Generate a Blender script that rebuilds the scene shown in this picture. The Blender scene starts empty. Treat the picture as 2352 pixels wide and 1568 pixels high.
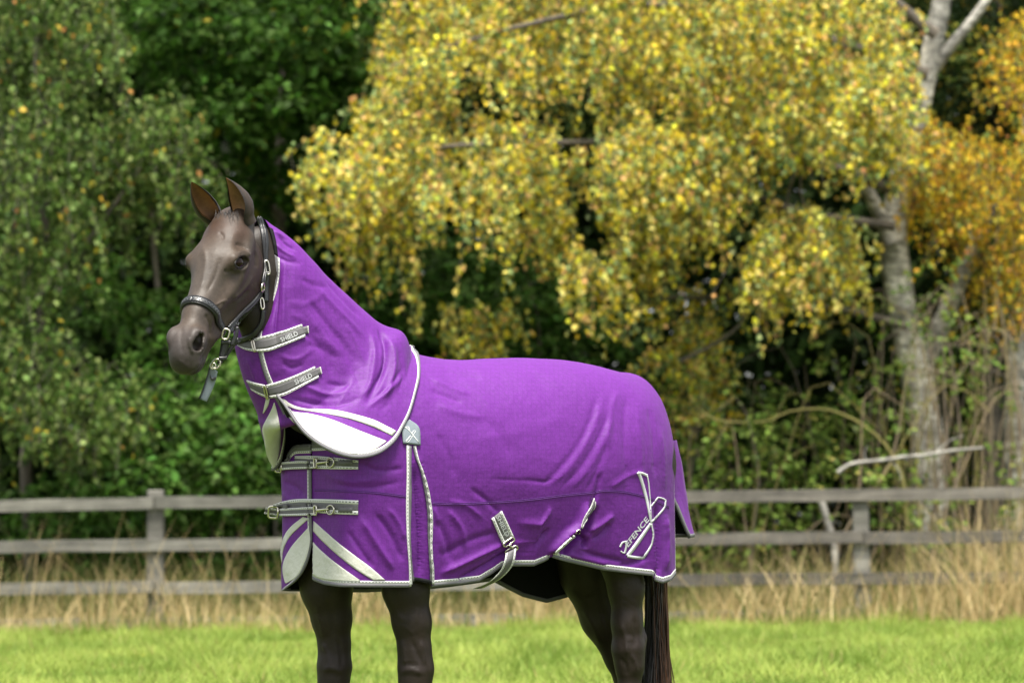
import bpy, bmesh, math, random
import numpy as np
from mathutils import Vector
from mathutils.bvhtree import BVHTree

rng = np.random.default_rng(11)
random.seed(5)
SC = bpy.context.scene
COL = SC.collection
PI = math.pi

# ------------------------------------------------------------------ camera
IW, IH, FL = 2352.0, 1568.0, 7840.0            # picture units used for measuring, focal length in them
PITCH, ROLL = math.radians(3.037), 0.012
CAM = np.array([0.0, -12.0, 1.0])
cf = np.array([0, math.cos(PITCH), math.sin(PITCH)])
_u = np.array([0, -math.sin(PITCH), math.cos(PITCH)])
_r = np.array([1.0, 0, 0])
cr = math.cos(ROLL) * _r - math.sin(ROLL) * _u
cu = math.cos(ROLL) * _u + math.sin(ROLL) * _r
cam_d = bpy.data.cameras.new('camera')
cam_o = bpy.data.objects.new('camera', cam_d)
COL.objects.link(cam_o)
from mathutils import Matrix
cam_o.matrix_world = Matrix(((cr[0], cu[0], -cf[0], CAM[0]), (cr[1], cu[1], -cf[1], CAM[1]),
                             (cr[2], cu[2], -cf[2], CAM[2]), (0, 0, 0, 1)))
cam_d.sensor_width = 36.0
cam_d.lens = 120.0
cam_d.clip_end = 1500.0
cam_d.dof.use_dof = True
cam_d.dof.focus_distance = 11.75
cam_d.dof.aperture_fstop = 4.2
SC.camera = cam_o

# ------------------------------------------------------------------ daylight
SUN_EL, SUN_AZ = math.radians(71), math.radians(-6)     # azimuth measured from behind the camera
wd = bpy.data.worlds.new('World'); SC.world = wd; wd.use_nodes = True
nt = wd.node_tree
for n in list(nt.nodes): nt.nodes.remove(n)
sky = nt.nodes.new('ShaderNodeTexSky'); sky.sky_type = 'NISHITA'; sky.sun_disc = False
sky.sun_elevation = SUN_EL
sky.dust_density = 3.0
hs = nt.nodes.new('ShaderNodeHueSaturation'); hs.inputs['Saturation'].default_value = 0.30
bg = nt.nodes.new('ShaderNodeBackground'); bg.inputs['Strength'].default_value = 0.115
wo = nt.nodes.new('ShaderNodeOutputWorld')
nt.links.new(sky.outputs[0], hs.inputs['Color']); nt.links.new(hs.outputs[0], bg.inputs['Color'])
nt.links.new(bg.outputs[0], wo.inputs['Surface'])
sd = bpy.data.lights.new('sun', 'SUN'); sd.energy = 3.6; sd.angle = math.radians(20); sd.color = (1.0, 0.95, 0.86)
so = bpy.data.objects.new('sun', sd); COL.objects.link(so)
# direction towards the sun: behind the camera, to the right
sdir = Vector((math.cos(SUN_EL) * math.sin(-SUN_AZ), -math.cos(SUN_EL) * math.cos(SUN_AZ), math.sin(SUN_EL)))
so.rotation_euler = sdir.to_track_quat('Z', 'Y').to_euler()
so.location = sdir * 60
sky.sun_rotation = math.atan2(sdir.x, sdir.y)
SC.view_settings.view_transform = 'Standard'
SC.view_settings.look = 'None'
SC.view_settings.gamma = 1.0
SC.view_settings.exposure = 1.32
SC.render.engine = 'CYCLES'
SC.cycles.use_denoising = True
SC.cycles.max_bounces = 6
SC.cycles.transparent_max_bounces = 4

# ------------------------------------------------------------------ helpers: measuring
def proj(P):
    d = np.asarray(P, float) - CAM
    z = d @ cf
    return np.stack([IW / 2 + FL * (d @ cr) / z, IH / 2 - FL * (d @ cu) / z], -1)
def raydir(x, y):
    return cf + cr * ((x - IW / 2) / FL) - cu * ((y - IH / 2) / FL)
def at(x, y, dist):
    d = raydir(x, y)
    return CAM + d * (dist / d[1])
TH = math.radians(36)
Fv = np.array([-math.cos(TH), -math.sin(TH), 0.0])          # horse forward
Lv = np.array([math.sin(TH), -math.cos(TH), 0.0])           # towards its near (left) side
Zv = np.array([0, 0, 1.0])
_w = at(955, 815, 12.0)
HO = np.array([_w[0], 0.0, 0.0])
def hp(s, t, z):
    s, t, z = np.broadcast_arrays(np.asarray(s, float), np.asarray(t, float), np.asarray(z, float))
    return HO + s[..., None] * Fv + t[..., None] * Lv + z[..., None] * Zv
def loc_of(P):
    d = np.asarray(P) - HO
    return np.stack([d @ Fv, d @ Lv, d @ Zv], -1)
def on_t(x, y, t):
    """world point seen at (x, y) on the plane a distance t to the horse's near side"""
    d = raydir(x, y)
    k = (t - (CAM - HO) @ Lv) / (d @ Lv)
    return CAM + d * k
def catmull(pts, n):
    p = np.asarray(pts, float)
    if len(p) == 2:
        return p[0] + (p[1] - p[0]) * np.linspace(0, 1, n)[:, None]
    P = np.vstack([2 * p[0] - p[1], p, 2 * p[-1] - p[-2]])
    seg = np.linalg.norm(np.diff(p, axis=0), axis=1) ** 0.75 + 1e-9
    T = np.concatenate([[0], np.cumsum(seg)])
    u = np.linspace(0, T[-1], n)
    i = np.clip(np.searchsorted(T, u, side='right') - 1, 0, len(p) - 2)
    f = ((u - T[i]) / seg[i])[:, None]
    a, b, c, d = P[i], P[i + 1], P[i + 2], P[i + 3]
    return 0.5 * (2 * b + (c - a) * f + (2 * a - 5 * b + 4 * c - d) * f ** 2 + (3 * b - a - 3 * c + d) * f ** 3)
def smooth01(x):
    x = np.clip(x, 0, 1)
    return x * x * (3 - 2 * x)

# ------------------------------------------------------------------ helpers: meshes
ORG = {}
def origin_of(o):
    return ORG.get(o.name, np.zeros(3)) if o else np.zeros(3)
def thing(name, label, cat, loc, group=None):
    o = bpy.data.objects.new(name, None)
    COL.objects.link(o)
    o.location = [float(v) for v in loc]
    o.empty_display_size = 0.1
    ORG[o.name] = np.array(loc, float)
    tag(o, label, cat, group)
    return o
def tag(o, label=None, cat=None, group=None, kind=None):
    if label: o['label'] = label
    if cat: o['category'] = cat
    if group: o['group'] = group
    if kind: o['kind'] = kind
    return o
def build(name, V, F, mat, parent=None, smooth=True, col=None, uv=None, kind=None):
    V = np.asarray(V, float).reshape(-1, 3) - origin_of(parent)
    me = bpy.data.meshes.new(name)
    if isinstance(F, np.ndarray):
        nf, k = F.shape
        me.vertices.add(len(V)); me.vertices.foreach_set('co', V.astype(np.float32).ravel())
        me.loops.add(nf * k); me.loops.foreach_set('vertex_index', F.astype(np.int32).ravel())
        me.polygons.add(nf)
        me.polygons.foreach_set('loop_start', np.arange(0, nf * k, k, dtype=np.int32))
        me.polygons.foreach_set('loop_total', np.full(nf, k, dtype=np.int32))
        me.update(calc_edges=True)
    else:
        me.from_pydata([tuple(v) for v in V], [], [tuple(int(i) for i in f) for f in F])
        me.update()
    me.validate()
    if smooth:
        me.polygons.foreach_set('use_smooth', np.ones(len(me.polygons), dtype=bool))
    if col is not None:
        c = np.asarray(col, float)
        if c.shape[1] == 3: c = np.c_[c, np.ones(len(c))]
        a = me.attributes.new('Col', 'FLOAT_COLOR', 'POINT')
        a.data.foreach_set('color', c.astype(np.float32).ravel())
    if uv is not None:
        l = me.uv_layers.new(name='UVMap')
        li = np.empty(len(me.loops), dtype=np.int32); me.loops.foreach_get('vertex_index', li)
        l.data.foreach_set('uv', np.asarray(uv, np.float32)[li].ravel())
    me.materials.append(mat)
    o = bpy.data.objects.new(name, me)
    COL.objects.link(o)
    if parent:
        o.parent = parent
        ORG[o.name] = origin_of(parent)
    if kind: o['kind'] = kind
    return o
def grid_faces(n, m, closed_m=False):
    i = np.arange(n - 1)[:, None]; j = np.arange(m if closed_m else m - 1)[None, :]
    j2 = (j + 1) % m
    return np.stack([i * m + j, (i + 1) * m + j, (i + 1) * m + j2, i * m + j2], -1).reshape(-1, 4)
def tube_geo(P, R, k=8, cap=True, seed=0, rough=0.0):
    P = np.asarray(P, float); R = np.broadcast_to(np.asarray(R, float), (len(P),))
    T = np.gradient(P, axis=0); T /= np.linalg.norm(T, axis=1)[:, None] + 1e-12
    ref = np.array([0, 0, 1.0]) if abs(T[0, 2]) < 0.9 else np.array([1.0, 0, 0])
    n = np.cross(T[0], ref); n /= np.linalg.norm(n)
    Ns = []
    for t in T:
        n = n - t * (n @ t); n /= np.linalg.norm(n) + 1e-12
        Ns.append(n)
    Ns = np.array(Ns); B = np.cross(T, Ns)
    a = np.linspace(0, 2 * PI, k, endpoint=False)
    V = P[:, None] + R[:, None, None] * (np.cos(a)[None, :, None] * Ns[:, None] + np.sin(a)[None, :, None] * B[:, None])
    if rough:
        rr = np.random.default_rng(seed)
        V = V + (rr.random(V.shape) - .5) * rough * R[:, None, None]
    V = V.reshape(-1, 3)
    F = grid_faces(len(P), k, True).tolist()
    if cap:
        F.append(list(range(k))[::-1]); F.append([(len(P) - 1) * k + q for q in range(k)])
    return V, F
def merge(parts):
    Vs, Fs, o = [], [], 0
    for V, F in parts:
        Vs.append(V); Fs += [[i + o for i in f] for f in F]; o += len(V)
    return np.vstack(Vs), Fs
def box_geo(c, ax, ay, az):
    c, ax, ay, az = map(lambda q: np.asarray(q, float), (c, ax, ay, az))
    V = [c + i * ax + j * ay + k * az for i in (-1, 1) for j in (-1, 1) for k in (-1, 1)]
    return np.array(V), [[0, 1, 3, 2], [4, 6, 7, 5], [0, 4, 5, 1], [2, 3, 7, 6], [0, 2, 6, 4], [1, 5, 7, 3]]
def torus_geo(P, r, k=6):
    """closed tube through the loop of points P"""
    P = np.asarray(P, float); n = len(P)
    T = np.roll(P, -1, 0) - np.roll(P, 1, 0); T /= np.linalg.norm(T, axis=1)[:, None]
    C = P.mean(0)
    N = P - C; N -= T * (N * T).sum(1)[:, None]; N /= np.linalg.norm(N, axis=1)[:, None] + 1e-12
    B = np.cross(T, N)
    a = np.linspace(0, 2 * PI, k, endpoint=False)
    V = (P[:, None] + r * (np.cos(a)[None, :, None] * N[:, None] + np.sin(a)[None, :, None] * B[:, None])).reshape(-1, 3)
    F = [[i * k + j, ((i + 1) % n) * k + j, ((i + 1) % n) * k + (j + 1) % k, i * k + (j + 1) % k] for i in range(n) for j in range(k)]
    return V, F

# ------------------------------------------------------------------ materials
def mat(name, color=(.5, .5, .5), rough=.6, metal=0.0, attr=False, noise=None, bump=None, sheen=0, sheen_tint=None,
        transl=0.0, spec=.5, coat=0.0, cell=None, vary=0.0):
    m = bpy.data.materials.new(name); m.use_nodes = True
    nt = m.node_tree; b = nt.nodes['Principled BSDF']
    b.inputs['Roughness'].default_value = rough
    b.inputs['Metallic'].default_value = metal
    b.inputs['Specular IOR Level'].default_value = spec
    if coat: b.inputs['Coat Weight'].default_value = coat
    if sheen:
        b.inputs['Sheen Weight'].default_value = sheen
        b.inputs['Sheen Roughness'].default_value = .45
        if sheen_tint: b.inputs['Sheen Tint'].default_value = (*sheen_tint, 1)
    tc = nt.nodes.new('ShaderNodeTexCoord')
    if attr:
        a = nt.nodes.new('ShaderNodeAttribute'); a.attribute_name = 'Col'; src = a.outputs['Color']
    else:
        rgb = nt.nodes.new('ShaderNodeRGB'); rgb.outputs[0].default_value = (*color, 1); src = rgb.outputs[0]
    if noise:
        for sc, amt in noise:
            nz = nt.nodes.new('ShaderNodeTexNoise'); nz.inputs['Detail'].default_value = 5
            if isinstance(sc, tuple):
                mp = nt.nodes.new('ShaderNodeMapping'); mp.inputs['Scale'].default_value = sc
                nt.links.new(tc.outputs['Object'], mp.inputs[0]); nt.links.new(mp.outputs[0], nz.inputs['Vector']); nz.inputs['Scale'].default_value = 1
            else:
                nt.links.new(tc.outputs['Object'], nz.inputs['Vector']); nz.inputs['Scale'].default_value = sc
            mr = nt.nodes.new('ShaderNodeMapRange')
            mr.inputs['From Min'].default_value = .3; mr.inputs['From Max'].default_value = .7
            mr.inputs['To Min'].default_value = 1 - amt; mr.inputs['To Max'].default_value = 1 + amt
            nt.links.new(nz.outputs['Fac'], mr.inputs['Value'])
            mx = nt.nodes.new('ShaderNodeVectorMath'); mx.operation = 'SCALE'
            nt.links.new(src, mx.inputs[0]); nt.links.new(mr.outputs[0], mx.inputs['Scale'])
            src = mx.outputs[0]
    if cell:                                   # woven honeycomb: slightly darker cell outlines
        vo = nt.nodes.new('ShaderNodeTexVoronoi'); vo.feature = 'DISTANCE_TO_EDGE'; vo.inputs['Scale'].default_value = cell[0]; vo.inputs['Randomness'].default_value = .25
        nt.links.new(tc.outputs['Object'], vo.inputs['Vector'])
        mr = nt.nodes.new('ShaderNodeMapRange'); mr.inputs['From Max'].default_value = .10; mr.inputs['To Min'].default_value = 1 - cell[1]; mr.inputs['To Max'].default_value = 1.03
        nt.links.new(vo.outputs['Distance'], mr.inputs['Value'])
        mx = nt.nodes.new('ShaderNodeVectorMath'); mx.operation = 'SCALE'
        nt.links.new(src, mx.inputs[0]); nt.links.new(mr.outputs[0], mx.inputs['Scale']); src = mx.outputs[0]
    if vary:                                   # each piece a little lighter or darker
        oi = nt.nodes.new('ShaderNodeObjectInfo')
        mr = nt.nodes.new('ShaderNodeMapRange'); mr.inputs['To Min'].default_value = 1 - vary; mr.inputs['To Max'].default_value = 1 + vary
        nt.links.new(oi.outputs['Random'], mr.inputs['Value'])
        mx = nt.nodes.new('ShaderNodeVectorMath'); mx.operation = 'SCALE'
        nt.links.new(src, mx.inputs[0]); nt.links.new(mr.outputs[0], mx.inputs['Scale']); src = mx.outputs[0]
    nt.links.new(src, b.inputs['Base Color'])
    if bump:
        prev = None
        for kind, sc, dist in bump:
            if kind == 'voronoi':
                tx = nt.nodes.new('ShaderNodeTexVoronoi'); tx.feature = 'DISTANCE_TO_EDGE'; out = tx.outputs['Distance']
                tx.inputs['Randomness'].default_value = .25
            else:
                tx = nt.nodes.new('ShaderNodeTexNoise'); tx.inputs['Detail'].default_value = 6; out = tx.outputs['Fac']
            if isinstance(sc, tuple):
                mp = nt.nodes.new('ShaderNodeMapping'); mp.inputs['Scale'].default_value = sc
                nt.links.new(tc.outputs['Object'], mp.inputs[0]); nt.links.new(mp.outputs[0], tx.inputs['Vector']); tx.inputs['Scale'].default_value = 1
            else:
                nt.links.new(tc.outputs['Object'], tx.inputs['Vector']); tx.inputs['Scale'].default_value = sc
            bp = nt.nodes.new('ShaderNodeBump'); bp.inputs['Distance'].default_value = dist
            bp.inputs['Strength'].default_value = 1.0
            nt.links.new(out, bp.inputs['Height'])
            if prev: nt.links.new(prev, bp.inputs['Normal'])
            prev = bp.outputs[0]
        nt.links.new(prev, b.inputs['Normal'])
    if transl:
        tr = nt.nodes.new('ShaderNodeBsdfTranslucent'); nt.links.new(src, tr.inputs['Color'])
        ms = nt.nodes.new('ShaderNodeMixShader'); ms.inputs[0].default_value = transl
        nt.links.new(b.outputs[0], ms.inputs[1]); nt.links.new(tr.outputs[0], ms.inputs[2])
        nt.links.new(ms.outputs[0], nt.nodes['Material Output'].inputs['Surface'])
    return m
def dash_mat(name, base, dark, pitch):
    """woven tape: pale base with a line of dark dashes along the middle (UV.x in metres, UV.y 0..1 across)"""
    m = bpy.data.materials.new(name); m.use_nodes = True
    nt = m.node_tree; b = nt.nodes['Principled BSDF']; b.inputs['Roughness'].default_value = .75
    uv = nt.nodes.new('ShaderNodeUVMap'); sp = nt.nodes.new('ShaderNodeSeparateXYZ'); nt.links.new(uv.outputs[0], sp.inputs[0])
    def mth(op, a, v):
        n = nt.nodes.new('ShaderNodeMath'); n.operation = op
        nt.links.new(a, n.inputs[0])
        if isinstance(v, (int, float)): n.inputs[1].default_value = v
        else: nt.links.new(v, n.inputs[1])
        return n.outputs[0]
    fx = mth('FRACT', mth('DIVIDE', sp.outputs[0], pitch), 0)
    dx = mth('LESS_THAN', fx, .5)
    dy = mth('LESS_THAN', mth('ABSOLUTE', mth('SUBTRACT', sp.outputs[1], .5), 0), .13)
    k = mth('MULTIPLY', dx, dy)
    mx = nt.nodes.new('ShaderNodeMix'); mx.data_type = 'RGBA'
    mx.inputs[6].default_value = (*base, 1); mx.inputs[7].default_value = (*dark, 1)
    nt.links.new(k, mx.inputs[0]); nt.links.new(mx.outputs[2], b.inputs['Base Color'])
    return m
M = {}
M['purple'] = mat('purple ripstop', (.112, .0125, .196), .60, noise=[(2.5, .07), (70.0, .07), (380.0, .12)],
                  bump=[('noise', 6.0, .003), ('noise', 20.0, .0030), ('noise', 45.0, .0012), ('voronoi', 62.0, .0003)], spec=.32, cell=(62.0, .13), sheen=.04, sheen_tint=(.9, .65, 1.0))
M['lining'] = mat('black lining', (.006, .006, .007), .7, spec=.2, bump=[('noise', 25.0, .003)])
M['grey_web'] = mat('grey webbing', (.115, .110, .115), .7, noise=[((60, 60, 400), .12)], bump=[('noise', 300.0, .0006)])
M['grey_bind'] = mat('grey binding', (.125, .122, .13), .65, noise=[(200.0, .12)])
M['tape'] = dash_mat('white dashed tape', (.62, .62, .59), (.08, .08, .09), .0125)
M['reflect'] = mat('cream reflective panel', (.54, .54, .47), .5, noise=[(6.0, .05)], bump=[('noise', 22.0, .006), ('noise', 60.0, .002)], spec=.6)
M['print'] = mat('white print', (.54, .55, .56), .5)
M['patch'] = mat('grey rubber patch', (.20, .235, .265), .5, bump=[('noise', 150.0, .0006)])
M['metal'] = mat('nickel hardware', (.62, .58, .48), .25, 1.0)
M['leather'] = mat('black leather', (.012, .0125, .014), .42, bump=[('noise', 120.0, .0008)], coat=.15, spec=.6)
M['stitch'] = mat('grey stitching', (.17, .18, .19), .7)
M['thread'] = mat('purple seam thread', (.085, .016, .16), .7)
M['coat'] = mat('brown horse coat', (.05, .035, .025), .52, attr=True, noise=[(14.0, .15), (90.0, .12), (420.0, .2)],
                bump=[('noise', 14.0, .003), ('noise', 60.0, .0006), ('noise', 300.0, .0003)], spec=.30)
M['eye'] = mat('dark eye', (.012, .005, .003), .04, spec=.16)
M['lidskin'] = mat('dark eyelid skin', (.016, .013, .012), .45)
M['browskin'] = mat('brow skin', (.036, .027, .022), .5)
M['hoof'] = mat('hoof horn', (.05, .045, .04), .5)
M['hair'] = mat('horse hair', (.012, .009, .008), .5, attr=True, spec=.4)
M['wood'] = mat('weathered rail', (.155, .148, .126), .85, noise=[((.7, 9, 9), .30), ((1.6, 40, 40), .35), (1.3, .30), (7.0, .2)], vary=.22, bump=[((3, 60, 60) and 'noise', (3, 60, 60), .006)])
M['wood_shaded'] = mat('shaded weathered rail', (.105, .095, .080), .85, noise=[((.7, 9, 9), .30), ((1.6, 40, 40), .35), (1.3, .30), (7.0, .2)], vary=.2, bump=[('noise', (3, 60, 60), .006)])  # darker copy of the rail wood: shade on right-hand rails put into the colour
M['leaf'] = mat('leaf', attr=True, rough=.6, transl=.42, spec=.16)
M['grass'] = mat('grass blade', attr=True, rough=.6, transl=.40, spec=.25)
M['straw'] = mat('dry grass', attr=True, rough=.75, transl=.35, spec=.2)
M['bark'] = mat('brown bark', (.10, .085, .065), .9, noise=[(6.0, .3), (30.0, .3)], bump=[('noise', 25.0, .02)])
M['deadbirch'] = mat('dull birch bark', (.24, .23, .20), .85, noise=[((5, 5, 22), .5), (9.0, .4)])
M['birch'] = mat('birch bark', (.36, .345, .30), .85, noise=[((5, 5, 22), .55), (2.2, .6), (9.0, .5), (25.0, .3)], bump=[('noise', 18.0, .02)])
M['twig'] = mat('twig', attr=True, rough=.85)
M['soil'] = mat('lawn', (.065, .095, .02), .95, noise=[(.6, .15), (9.0, .3), (60.0, .35)], bump=[('noise', 40.0, .03)])
M['stalk'] = mat('green stalk', (.07, .12, .02), .7)
M['flower'] = mat('yellow petal', (.75, .48, .02), .6, transl=.2)
M['daisy'] = mat('white petal', (.8, .8, .78), .6, transl=.2)

# ------------------------------------------------------------------ ground
gx = np.linspace(-260, 260, 61); gy = np.linspace(-120, 400, 61)
GX, GY = np.meshgrid(gx, gy, indexing='ij')
g = build('ground', np.stack([GX, GY, np.zeros_like(GX)], -1), grid_faces(61, 61), M['soil'])
tag(g, 'flat green meadow ground reaching back under the trees', 'ground', kind='structure')
FENCE = 31.9 - 12.0                                   # world Y of the fence line
def blades(P, hgt, wid, lean, cols, segs=1, curl=0.3, seed=0):
    """upright grass blades: tapering strips, returns V, F, C"""
    r = np.random.default_rng(seed); n = len(P)
    az = r.uniform(0, 2 * PI, n); ld = r.uniform(0, 2 * PI, n)
    W = np.stack([np.cos(az), np.sin(az), np.zeros(n)], -1) * wid[:, None] * .5
    D = np.stack([np.cos(ld), np.sin(ld), np.zeros(n)], -1) * (lean * hgt)[:, None]
    rows = []
    for q in range(segs + 1):
        f = q / segs
        c = P + D * (f ** (1.3 + curl))[..., None] if np.ndim(f) else P + D * f ** (1.6)
        c = c + np.array([0, 0, 1.0]) * (hgt * (f - .25 * np.minimum(lean, 1.2) ** 2 * f * f))[:, None]
        k = (1 - f) ** .6 if f < 1 else .08
        rows += [c - W * k, c + W * k]
    V = np.stack(rows, 1).reshape(-1, 3)
    nv = 2 * (segs + 1)
    F = np.concatenate([(np.arange(n) * nv)[:, None] + np.array([[2 * q, 2 * q + 1, 2 * q + 3, 2 * q + 2]]) for q in range(segs)])
    return V, F, np.repeat(cols, nv, axis=0)
def fb2(x, y):
    o = np.zeros_like(x); r = np.random.default_rng(5)
    for q in range(16):
        f = 1.2 + 7 * r.random(); a = r.uniform(0, 6.28)
        o += np.sin(f * (x * math.cos(a) + .55 * y * math.sin(a)) + r.uniform(0, 6.28)) / (1 + .25 * f)
    return np.clip(.5 + .28 * o, 0, 1)
def lawn():
    n0, n1, n2 = 150000, 70000, 70000
    d = np.concatenate([17.5 + (32.3 - 17.5) * rng.random(n0) ** .85, 17.5 + 14.8 * rng.random(n1), 6 + 11.5 * rng.random(n2)])
    x = np.concatenate([(rng.random(n0) - .5), np.sign(rng.random(n1) - .5) * (.5 + .5 * rng.random(n1) ** 1.3), (rng.random(n2) - .5) * 1.6]) * (0.345 * d + 1.2)
    n = len(d)
    P = np.stack([x, d - 12, np.zeros(n)], -1)
    pat = .5 + .25 * np.sin(x * 1.3 + .8 * d) + .25 * np.sin(x * 2.9 - d * 1.7 + 1)
    h = (.05 + .08 * rng.random(n)) * (.6 + .9 * fb2(x + 3, d + 1))
    edge = smooth01((d - 30.6) / 1.6)
    h = h * (1 + 1.0 * edge)
    lo, hi = np.array([.13, .22, .025]), np.array([.42, .50, .11])
    pat2 = fb2(x, d); k = np.clip(.10 + .55 * rng.random(n) + .55 * (pat2 - .4), 0, 1)[:, None]
    c = lo + (hi - lo) * k
    dry = (rng.random(n) < .05 + .25 * edge)[:, None]
    c = np.where(dry, np.array([.30, .24, .09]), c)
    V, F, C = blades(P, h, np.full(n, .010) + .006 * rng.random(n), .45 + .9 * rng.random(n), c, 1, seed=3)
    o = build('lawn_grass', V, F, M['grass'], col=C)
    tag(o, 'short bright green lawn grass in front of the fence', 'grass', kind='stuff')
    # seeding dry grass along the fence foot
    n = 33000
    X = rng.uniform(-12, 12, n)
    Y = FENCE + rng.normal(.0, .50, n)
    Y = np.where(Y < FENCE - .75, FENCE + .2, Y)
    dens = .35 + .4 * np.sin(X * 1.9 + .6) ** 2 + .5 * smooth01((X - 2.6) / 1.5)
    keep = rng.random(n) < dens
    X, Y = X[keep], Y[keep]; n = len(X)
    tall = smooth01((X - 2.2) / 1.8)
    h = (.18 + .52 * rng.random(n) ** 1.7) * (1 + 1.3 * tall * rng.random(n)) * (.85 + .3 * np.sin(X * 3.1))
    k = rng.random(n)[:, None]
    c = np.array([.42, .31, .13]) * (1 - k) + np.array([.76, .61, .34]) * k
    c = np.where(rng.random(n)[:, None] < .22, np.array([.10, .15, .03]), c)
    V, F, C = blades(np.stack([X, Y, np.zeros(n)], -1), h, .006 + .010 * rng.random(n), .15 + .75 * rng.random(n) ** 1.5, c, 3, seed=8)
    o = build('dry_grass', V, F, M['straw'], col=C)
    tag(o, 'tall straw coloured dry grass growing along the fence foot', 'grass', kind='stuff')
    n = 900                                              # scattered taller stalks
    X = rng.uniform(-10, 10, n); Y = FENCE + rng.normal(.05, .5, n)
    k = rng.random(n)[:, None]
    c = np.array([.36, .27, .11]) * (1 - k) + np.array([.66, .52, .28]) * k
    V, F, C = blades(np.stack([X, Y, np.zeros(n)], -1), .55 + .65 * rng.random(n), .005 + .006 * rng.random(n), .15 + .6 * rng.random(n), c, 4, seed=18)
    o = build('dry_stalks', V, F, M['straw'], col=C)
    tag(o, 'sparse tall straw stalks leaning across the lower fence rails', 'grass', kind='stuff')
    # dark weeds behind the fence
    n = 14000
    X = rng.uniform(-13, 13, n); Y = FENCE + .4 + 2.6 * rng.random(n)
    h = .25 + .55 * rng.random(n)
    k = rng.random(n)[:, None]
    c = np.array([.05, .08, .018]) * (1 - k) + np.array([.20, .19, .06]) * k
    V, F, C = blades(np.stack([X, Y, np.zeros(n)], -1), h, .010 + .012 * rng.random(n), .2 + .8 * rng.random(n), c, 2, seed=9)
    o = build('weed_undergrowth', V, F, M['straw'], col=C)
    tag(o, 'rank green weeds filling the strip behind the fence', 'undergrowth', kind='stuff')
lawn()
def flowers():
    r = np.random.default_rng(31)
    def bloom(name, label, x, y, dist, rad, m, group):
        c = at(x, y, dist); c = np.array([c[0], c[1], 0.0])
        z = max(.03, at(x, y, dist)[2])
        root = thing(name, label, 'flower', c, group)
        P = np.array([[0, 0, 0], [.004, .002, z * .5], [.002, 0, z]]) + c
        V, F = tube_geo(P, [.0016, .0014, .0012], 5)
        build('stem', V, F, M['stalk'], root)
        parts = []
        k = 12
        for i in range(k):
            a = 2 * PI * i / k; d = np.array([math.cos(a), math.sin(a), .25]); t = np.array([-math.sin(a), math.cos(a), 0]) * rad * .24
            b = P[-1]
            parts.append((np.array([b, b + d * rad * .6 + t, b + d * rad, b + d * rad * .6 - t]), [[0, 1, 2, 3]]))
        V, F = merge(parts); build('petals', V, F, m, root, smooth=False)
    spots = [(890, 1418), (1101, 1487), (1160, 1472), (1010, 1440), (1945, 1480), (2130, 1512), (2060, 1450), (330, 1505), (120, 1480), (1700, 1500), (1620, 1440), (560, 1466)]
    for i, (x, y) in enumerate(spots):
        d = 7840 * .965 / max(40, (y - 1200 + (x - 1176) * .012))
        bloom('dandelion', 'small yellow dandelion flower in the short lawn grass', x, y, min(d, 31.4), .020 + .006 * r.random(), M['flower'], 'yellow flowers in the lawn')
    for i, (x, y) in enumerate([(641, 1534), (1690, 1498), (2040, 1484), (1620, 1484)]):
        d = 7840 * .965 / max(40, (y - 1200 + (x - 1176) * .012))
        bloom('daisy', 'small white clover flower in the short lawn grass', x, y, min(d, 31.4), .016 + (.016 if i == 0 else 0), M['daisy'], 'white flowers in the lawn')
flowers()

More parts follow.
